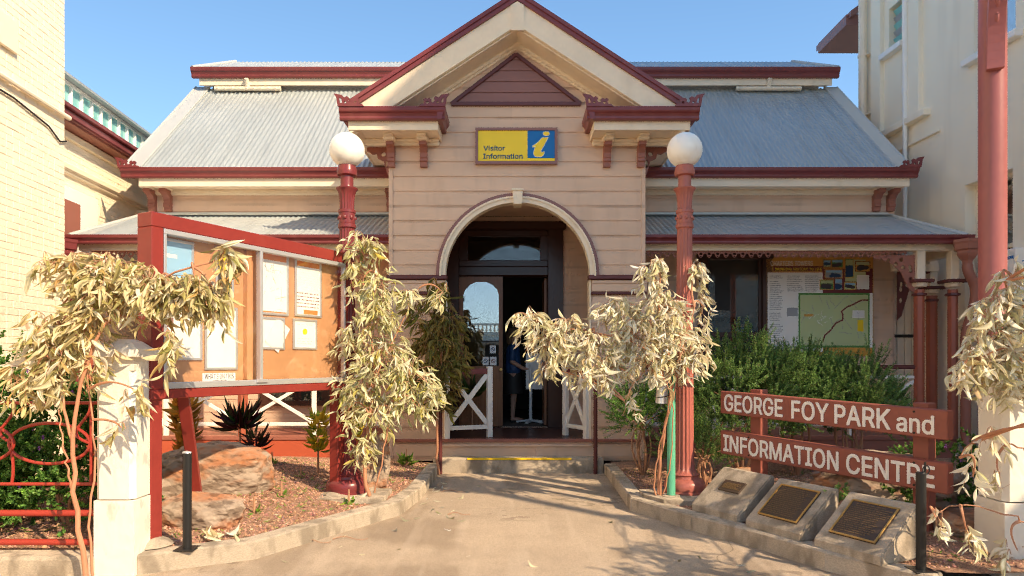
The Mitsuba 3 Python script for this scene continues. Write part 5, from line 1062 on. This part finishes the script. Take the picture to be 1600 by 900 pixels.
gum('dry_gum_sapling', 'dry golden gum sapling with red stems tied to the fence beside the left pillar', 'sapling',
    [([at(135, 915, y), at(120, 800, y), at(114, 690, y), at(128, 590, y), at(170, 500, y), at(240, 440, y), at(330, 410, y)], .019, .006), ([at(114, 690, y), at(96, 600, y), at(100, 500, y), at(120, 410, y)], .011, .005), ([at(150, 915, y + .05), at(142, 800, y + .04), at(148, 690, y + .05), at(132, 560, y + .05), at(180, 430, y)], .009, .004), ([at(112, 770, y), at(100, 690, y - .05), at(92, 640, y - .05)], .008, .004)],
    [B(110, 420, y, 45, 35, 21), B(165, 425, y, 60, 32, 45), B(160, 468, y, 50, 30, 40), B(240, 446, y, 56, 24, 45), B(262, 462, y, 44, 24, 24), B(308, 452, y, 36, 24, 35), B(350, 398, y, 26, 5, 10), B(338, 470, y, 18, 40, 10), B(75, 520, y, 38, 38, 21), B(55, 590, y, 40, 30, 16), B(100, 580, y, 40, 40, 18), B(20, 600, y, 20, 20, 4), B(215, 612, y - .06, 36, 14, 4), B(75, 420, y, 22, 22, 3), B(268, 535, y, 12, 26, 8), B(130, 530, y + .06, 45, 45, 27), B(190, 668, y - .06, 14, 8, 1)], GOLD, 21, (.07, .15), (.017, .03), 250)
y = 6.92
gum('dry_gum_sapling', 'tall dry pale gum sapling with drooping leaves wrapped round the left lamp post', 'sapling',
    [([at(578, 775, y), at(572, 690, y), at(585, 600, y), at(575, 500, y), at(570, 400, y)], .020, .007), ([at(585, 770, y), at(600, 700, y), at(615, 620, y), at(640, 560, y)], .009, .004), ([at(575, 620, y), at(610, 540, y), at(655, 450, y)], .009, .004)],
    [B(570, 385, y, 32, 25, 18), B(555, 430, y, 22, 30, 16), B(590, 440, y, 26, 40, 20), B(580, 500, y, 42, 40, 36), B(600, 555, y, 58, 38, 42), B(640, 470, y, 22, 22, 7), B(690, 455, y, 20, 22, 5), B(570, 600, y, 48, 35, 34), B(640, 590, y, 45, 40, 30), B(600, 640, y, 60, 26, 26), B(650, 635, y, 35, 18, 12), B(570, 690, y, 30, 36, 10), B(545, 640, y, 16, 45, 12), B(548, 540, y, 18, 40, 12), B(675, 610, y, 20, 12, 6)], LIME, 22, (.08, .15), (.015, .027), 140)
y = 9.15
gum('wilting_gum_sapling', 'darker olive brown gum sapling tied to the thin post left of the step', 'sapling',
    [([at(686, 742, y), at(684, 650, y), at(690, 560, y), at(684, 460, y)], .018, .007), ([at(686, 600, y), at(660, 530, y), at(650, 480, y)], .008, .004)],
    [B(685, 450, y, 18, 22, 12), B(670, 490, y, 30, 30, 26), B(700, 500, y, 26, 28, 22), B(680, 540, y, 44, 30, 40), B(690, 580, y, 42, 30, 36), B(660, 580, y, 25, 30, 16), B(720, 545, y, 16, 20, 8), B(680, 620, y, 30, 20, 14)], OLIVE, 23, (.12, .2), (.02, .032), 40)
y = 6.78
gum('dry_gum_sapling', 'dry whitish gum sapling spreading from the right lamp post across the doorway', 'sapling',
    [([at(1032, 775, 6.98), at(1036, 690, 6.95), at(1048, 600, y + .1), at(1040, 530, y), at(1030, 450, y)], .020, .007), ([at(1028, 772, 6.98), at(1040, 660, 6.9), at(1056, 580, y), at(1085, 480, y + .05)], .010, .005), ([at(1042, 600, y), at(1000, 540, y), at(930, 520, y), at(850, 500, y)], .010, .004), ([at(1025, 774, 6.95), at(1030, 700, 6.9), at(1052, 620, y), at(1062, 520, y)], .008, .004), ([at(1036, 772, 6.9), at(1050, 690, 6.85), at(1046, 600, y), at(1015, 500, y)], .007, .003), ([at(1046, 610, y), at(1010, 580, y), at(985, 610, y), at(975, 650, y)], .006, .003)],
    [B(830, 505, y, 34, 22, 26), B(858, 535, y, 34, 20, 22), B(885, 515, y, 30, 24, 22), B(852, 575, y, 12, 20, 6), B(925, 540, y, 36, 28, 28), B(945, 575, y, 36, 22, 20), B(970, 480, y, 38, 28, 26), B(1000, 520, y, 46, 36, 40), B(1020, 430, y, 26, 30, 22), B(1035, 480, y, 42, 36, 36), B(1055, 530, y, 48, 34, 36), B(1010, 565, y, 42, 26, 24), B(1065, 570, y, 36, 26, 18), B(1086, 425, y + .35, 20, 30, 14), B(1100, 480, y + .3, 14, 40, 10), B(1098, 545, y, 18, 25, 8), B(915, 590, y, 28, 14, 6), B(985, 620, y, 14, 16, 3), B(880, 560, y, 20, 14, 6)], PALE, 24, (.08, .155), (.017, .029), 170)
y = 4.55
gum('dry_gum_sapling', 'dry cream gum sapling leaning over the right hand pillar', 'sapling',
    [([at(1632, 930, y), at(1622, 760, y), at(1612, 620, y), at(1590, 500, y), at(1570, 440, y)], .017, .006), ([at(1620, 740, y), at(1575, 690, y), at(1530, 685, y), at(1500, 715, y)], .007, .003), ([at(1625, 820, y), at(1560, 800, y), at(1500, 790, y), at(1460, 800, y)], .006, .003)],
    [B(1585, 440, y, 26, 26, 10), B(1560, 480, y, 36, 34, 22), B(1600, 510, y, 36, 40, 22), B(1540, 530, y, 38, 34, 22), B(1525, 565, y, 28, 26, 12), B(1565, 575, y, 44, 36, 24), B(1498, 580, y, 14, 16, 3), B(1600, 600, y, 34, 34, 14), B(1620, 560, y + .1, 30, 60, 16), B(1545, 690, y - .05, 26, 20, 4), B(1560, 740, y - .05, 16, 12, 2), B(1462, 808, y - .1, 12, 12, 3), B(1520, 745, y - .05, 14, 10, 2), B(1510, 830, y - .05, 16, 20, 3), B(1590, 860, y - .05, 22, 20, 3)] + [(np.array(c), np.array([.3, .3, .26]), 22) for c in ((3.15, 3.45, 1.75), (2.95, 2.9, 1.9), (3.3, 3.2, 1.5), (2.8, 2.95, 1.45), (3.0, 3.2, 1.2), (3.4, 3.3, 2.2), (3.2, 3.0, 1.8))], PALE, 25, (.07, .14), (.017, .03), 200)

# ------------------------------------------------------------------ green shrubs
def bush(name, label, c, rad, shoots, pal, seed, needle=(.03, .042), width=(.006, .009), shoot=(.14, .26), per=44, up=.9, flowers=None, tpl=TPS, group=None, catg='shrub'):
    r = np.random.default_rng(seed); k = thing(name, label, catg, group); c, rad = np.asarray(c, float), np.asarray(rad, float)
    st = [tube(spline([c * [1, 1, 0] + [0, 0, .1], c + r.normal(0, .3, 3) * rad * .4, c + d * rad * .7], 8), np.linspace(.014, .005, 8), 6) for d in [unit([math.cos(a), math.sin(a), r.uniform(.1, 1)]) for a in np.arange(9) * .7]]
    part(k, 'stem', st, 'm_stem', kind='stuff')
    d = r.normal(0, 1, (shoots, 3)); d[:, 2] = np.abs(d[:, 2]) * .9 - .15 * r.random(shoots); d /= np.linalg.norm(d, axis=1, keepdims=True)
    lump = .82 + .36 * meshkit.fbm(d * 2.3 + seed, 3, seed)
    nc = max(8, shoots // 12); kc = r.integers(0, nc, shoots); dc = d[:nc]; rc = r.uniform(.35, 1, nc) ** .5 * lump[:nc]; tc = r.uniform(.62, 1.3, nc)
    cc_ = c + dc * rad * rc[:, None]
    jit = r.normal(0, 1, (shoots, 3)); base = cc_[kc] + jit * .055
    ax = dc[kc] * .75 + [0, 0, up] + jit * .42; ax /= np.linalg.norm(ax, axis=1, keepdims=True); sl = r.uniform(*shoot, shoots)
    t = np.tile(np.linspace(0.02, 1, per), shoots) + r.uniform(-.01, .01, shoots * per); i = np.repeat(np.arange(shoots), per)
    p = base[i] + ax[i] * (t * sl[i])[:, None]
    a = ax[i] * .9 + r.normal(0, .75, (len(i), 3)); tone = (r.uniform(.8, 1.2, shoots) * tc[kc])[i]
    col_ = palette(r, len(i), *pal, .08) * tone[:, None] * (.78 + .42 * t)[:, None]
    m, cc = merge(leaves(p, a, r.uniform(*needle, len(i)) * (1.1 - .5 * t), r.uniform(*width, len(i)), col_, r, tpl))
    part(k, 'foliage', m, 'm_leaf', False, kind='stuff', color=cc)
    if flowers:
        n, fc, fr = flowers; dd = r.normal(0, 1, (n, 3)); dd[:, 1] = -np.abs(dd[:, 1]); dd[:, 2] = np.abs(dd[:, 2]) * .8; dd /= np.linalg.norm(dd, axis=1, keepdims=True)
        fp = c + dd * rad * r.uniform(.95, 1.12, (n, 1))
        for q in range(min(n, 40)):
            m5 = leaves(np.repeat(fp[q:q + 1], 5, 0), np.array([[math.cos(w), -.35, math.sin(w)] for w in np.arange(5) * 1.257]), np.full(5, fr), np.full(5, fr * .8), np.repeat([fc[q % len(fc)]], 5, 0) * r.uniform(.85, 1.1), r, TPS, np.full(5, 0.0))
            m, cc = merge(m5); part(k, 'flower', m, 'm_leaf', color=cc)
GR = ([(.15, .26, .075), (.21, .33, .10), (.11, .19, .055), (.30, .41, .16), (.28, .25, .12)], (4, 3, 2, 1.0, .3))
DG = ([(.12, .25, .055), (.18, .34, .08), (.08, .17, .04), (.28, .44, .13)], (4, 3, 3, 1.2))
Ys = 8.3
for i, (px, py, rx, ry, dy, n, lab) in enumerate(((1160, 660, 92, 128, -.1, 1300, 'bushy green fine leaved shrub just right of the right lamp post'), (1245, 650, 88, 112, .15, 1250, 'green fine leaved shrub behind the middle of the park sign'), (1330, 650, 78, 96, .0, 1050, 'green fine leaved shrub behind the right end of the park sign'))):
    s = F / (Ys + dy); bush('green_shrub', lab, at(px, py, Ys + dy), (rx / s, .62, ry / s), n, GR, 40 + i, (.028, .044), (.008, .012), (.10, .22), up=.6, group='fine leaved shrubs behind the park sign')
bush('green_shrub', 'smaller dark green shrub between the kerb and the right lamp post', at(1005, 665, 8.6), (.42, .4, .52), 420, DG, 45, needle=(.03, .045), up=.3)
bush('green_shrub', 'low green shrub spilling over the bed in front of the porch, right side', at(1100, 720, 7.6), (.35, .3, .38), 200, GR, 46)
FL = [(.38, .10, .50), (.45, .16, .60), (.30, .10, .45)]
bush('flowering_hedge', 'leafy hedge plant with purple flowers at the far left edge behind the red fence', (-4.75, 5.85, .42), (.8, .45, 1.45), 1500, DG, 50, (.028, .042), (.018, .028), (.08, .15), 26, .3, (34, FL, .022), group='hedge plants behind the red fence')
bush('flowering_hedge', 'leafy hedge plant with purple flowers between the left pillar and the hedge at the edge', (-3.72, 5.75, .36), (.66, .42, 1.22), 1250, DG, 51, (.028, .042), (.018, .028), (.08, .15), 26, .3, (22, FL, .022), group='hedge plants behind the red fence')
bush('flowering_plant', 'low plant with white and purple flowers beside the right pillar', (3.65, 5.95, .38), (.40, .35, .42), 240, DG, 52, (.03, .045), (.016, .024), (.06, .12), 20, .4, (30, [(.8, .78, .8), (.42, .16, .58), (.75, .7, .8)], .026))
bush('flowering_plant', 'flowering shrub with purple flowers behind the fence at the right edge', (4.35, 5.7, .4), (.5, .45, .9), 360, DG, 53, (.03, .045), (.016, .024), (.06, .12), 20, .4, (24, FL, .026))
bush('flowering_plant', 'small white flowered plant between the plaque blocks', (2.68, 5.62, .36), (.12, .1, .12), 30, GR, 54, (.03, .045), (.018, .026), (.04, .08), 14, .4, (5, [(.8, .8, .78)], .024))
def rosette(name, label, c, n, L, W, pal, seed, spread=1.0, stem=.3, tiers=3, H=.16, catg='plant', mat_parts=True):
    r = np.random.default_rng(seed); k = thing(name, label, catg); c = np.asarray(c, float)
    part(k, 'stem', tube([c - [0, 0, stem], c + [0, 0, .12]], [.014, .008], 8), 'm_stem')
    a = np.arange(n) * 2.399; el = r.uniform(-.25, 1.1, n); lv = r.random(n)
    p = c + np.stack([np.cos(a) * .02, np.sin(a) * .02, lv * H * tiers / 3 - H * .6], 1); A_ = np.stack([np.cos(a) * spread, np.sin(a) * spread, el], 1)
    ls = leaves(p, A_, r.uniform(L * .75, L * 1.2, n), r.uniform(W * .8, W * 1.2, n), palette(r, n, *pal), r, TPM, np.pi + r.normal(0, .3, n))
    for l in ls: part(k, 'leaf', TM(*l[:2]), 'm_leaf', True, color=np.clip(l[2], 0, .9))
OR = ([(.58, .28, .05), (.46, .28, .06), (.66, .36, .08), (.30, .22, .05)], (3, 3, 2, 2)); DP = ([(.06, .03, .032), (.10, .045, .04), (.05, .075, .03)], (3, 2, 2)); YE = ([(.62, .48, .05), (.42, .40, .06), (.22, .30, .05)], (3, 2, 2)); WG = ([(.16, .32, .05), (.26, .40, .08)], (2, 1))
rosette('croton', 'orange brown leaved croton under the left end of the notice board', at(288, 650, 7.3), 80, .17, .075, OR, 60, stem=.6, H=.34)
rosette('croton', 'shorter orange croton below the taller one by the boulder', at(292, 690, 7.2), 60, .15, .07, OR, 61, stem=.4, H=.26)
rosette('cordyline', 'dark purple leaved cordyline in front of the verandah railing', at(375, 660, 8.4), 70, .30, .035, DP, 62, stem=.7)
rosette('cordyline', 'small dark leaved plant beside the cordyline, nearer the porch', at(400, 690, 8.2), 40, .2, .03, DP, 66, stem=.4)
rosette('yellow_croton', 'yellow green croton beside the right post of the notice board', at(497, 672, 7.9), 80, .15, .055, YE, 63, stem=.5, H=.42)
rosette('yellow_croton', 'yellow leaved croton behind the left lamp post', at(552, 665, 7.75), 60, .15, .06, YE, 64, stem=.5, H=.36)
rosette('foliage_plant', 'green leafy plant at the foot of the porch wall, left of the step', at(635, 715, 9.3), 24, .14, .05, WG, 65, stem=.2, tiers=2)
rosette('foliage_plant', 'dark leafy plant standing in the porch by the door', at(738, 610, 10.9), 60, .28, .05, ([(.07, .10, .03), (.10, .12, .04)], (2, 1)), 67, stem=.75)
for i, (px, py, lab) in enumerate(((397, 806, 'bright green weed beside the low boulder'), (425, 745, 'green weed in the gravel behind the big boulder'), (545, 787, 'green weed at the kerb by the left lamp post'), (470, 760, 'tiny weed in the middle of the left bed'), (440, 785, 'tiny weed in the gravel nearer the kerb'))):
    Yw = 1.40 * F / (py - CY); rosette('weed', lab, [(px - 800) * Yw / F, Yw, float(zl(np.array((px - 800) * Yw / F), np.array(Yw))) + .03], 22 if i in (0, 2) else 14, .07 if i in (0, 2) else .05, .045, WG, 70 + i, 1, .05, 2)

# ------------------------------------------------------------------ litter on the path
r = np.random.default_rng(90)
spots = [(690, 805), (700, 812), (672, 800), (640, 815), (612, 830), (725, 770), (655, 790), (668, 772), (535, 855), (905, 780), (918, 783), (735, 870), (950, 817), (1060, 877), (840, 888), (452, 880), (540, 838), (700, 757), (745, 760), (1040, 815), (1090, 870), (1165, 885), (590, 812), (705, 830), (868, 762), (560, 868), (620, 860), (780, 840), (1180, 893), (885, 748)]
for j, (px, py) in enumerate(spots + [(float(a), float(b)) for a, b in zip(r.normal(675, 22, 22), r.normal(790, 18, 22))]):
    Yw = EYE * F / (py - CY); a = r.uniform(0, 6.28); p = np.array([[(px - 800) * Yw / F, Yw, .013]])
    if not path_poly.buffer(-.05).contains(Point(p[0, :2])): continue
    l = leaves(p, np.array([[math.cos(a), math.sin(a), .03]]), [r.uniform(.05, .12)], [r.uniform(.014, .026)], palette(r, 1, *PALE) * r.uniform(.45, .95), r, TPL, np.array([math.pi + r.normal(0, .15)]))
    single('fallen_leaf', 'dry curled gum leaf lying on the concrete path', 'leaf', TM(*l[0][:2]), 'm_leaf', True, 'fallen gum leaves on the path', np.clip(l[0][2], 0, .9))
for j, (px, py, w) in enumerate(((470, 850, .25), (520, 845, .3), (690, 770, .3), (880, 765, .28), (700, 806, .22))):
    Yw = EYE * F / (py - CY); p = np.array([(px - 800) * Yw / F, Yw, .014])
    single('fallen_twig', 'thin bare twig lying on the concrete path', 'twig', tube(spline([p, p + [w * .4, .03, .012], p + [w * .7, -.02, .004], p + [w, .02, .0]], 12), np.linspace(.004, .002, 12), 5), 'm_stem', 50, 'twigs on the path')
LT = [(-2.34, 5.32), (-2.25, 5.4), (-2.3, 5.46), (-2.18, 5.42), (-2.4, 5.3), (-1.85, 7.0), (-1.6, 6.9), (-1.7, 6.85)]
for x, yv in LT:
    for q in range(2):
        a = r.uniform(0, 6.28); l = leaves(np.array([[x + r.normal(0, .03), yv + r.normal(0, .03), .19]]), np.array([[math.cos(a), math.sin(a), -.05]]), [.15], [.028], palette(r, 1, *PALE), r, TPL, np.array([math.pi]))
        single('fallen_leaf', 'dry gum leaf lying on the left garden bed', 'leaf', TM(*l[0][:2]), 'm_leaf', True, 'fallen gum leaves on the left bed', np.clip(l[0][2], 0, .9))
# small creeping weeds and dead bits that cover the beds, too many and too small to count
def litter(poly, zf, n, seed):
    import shapely
    r = np.random.default_rng(seed); x0, y0, x1, y1 = poly.bounds; x, y = r.uniform(x0, x1, n), r.uniform(y0, y1, n)
    keep = shapely.contains_xy(poly.buffer(-.06), x, y) & (meshkit.fbm(np.stack([x * 2.6, y * 2.6, 0 * x + seed], -1), 3) > .47); x, y = x[keep], y[keep]; n = len(x)
    a = r.uniform(0, 6.28, n); g = r.random(n) < .3
    c = np.where(g[:, None], palette(r, n, *WG), palette(r, n, [(.50, .40, .25), (.30, .21, .12), (.62, .55, .40), (.20, .13, .08)], (3, 3, 1.5, 2)))
    return merge(leaves(np.stack([x, y, zf(x, y) + .012], 1), np.stack([np.cos(a), np.sin(a), r.uniform(-.05, .5, n) * g], 1), r.uniform(.02, .075, n), r.uniform(.006, .018, n), c, r, TPS, np.full(n, math.pi) + r.normal(0, .3, n)))
m, c = litter(sbox(-4.6, 5.1, -1.1, 9.7).intersection(lbed), zl, 4200, 5)
struct('ground_litter', m, 'm_leaf', kind='stuff', color=c, label='dead leaf bits and tiny weeds scattered over the left garden bed')
m, c = litter(sbox(1.3, 4.6, 4.8, 9.0).intersection(rbed), zr, 2600, 6)
struct('ground_litter', m, 'm_leaf', kind='stuff', color=c, label='dead leaf bits and tiny weeds scattered over the right garden bed')
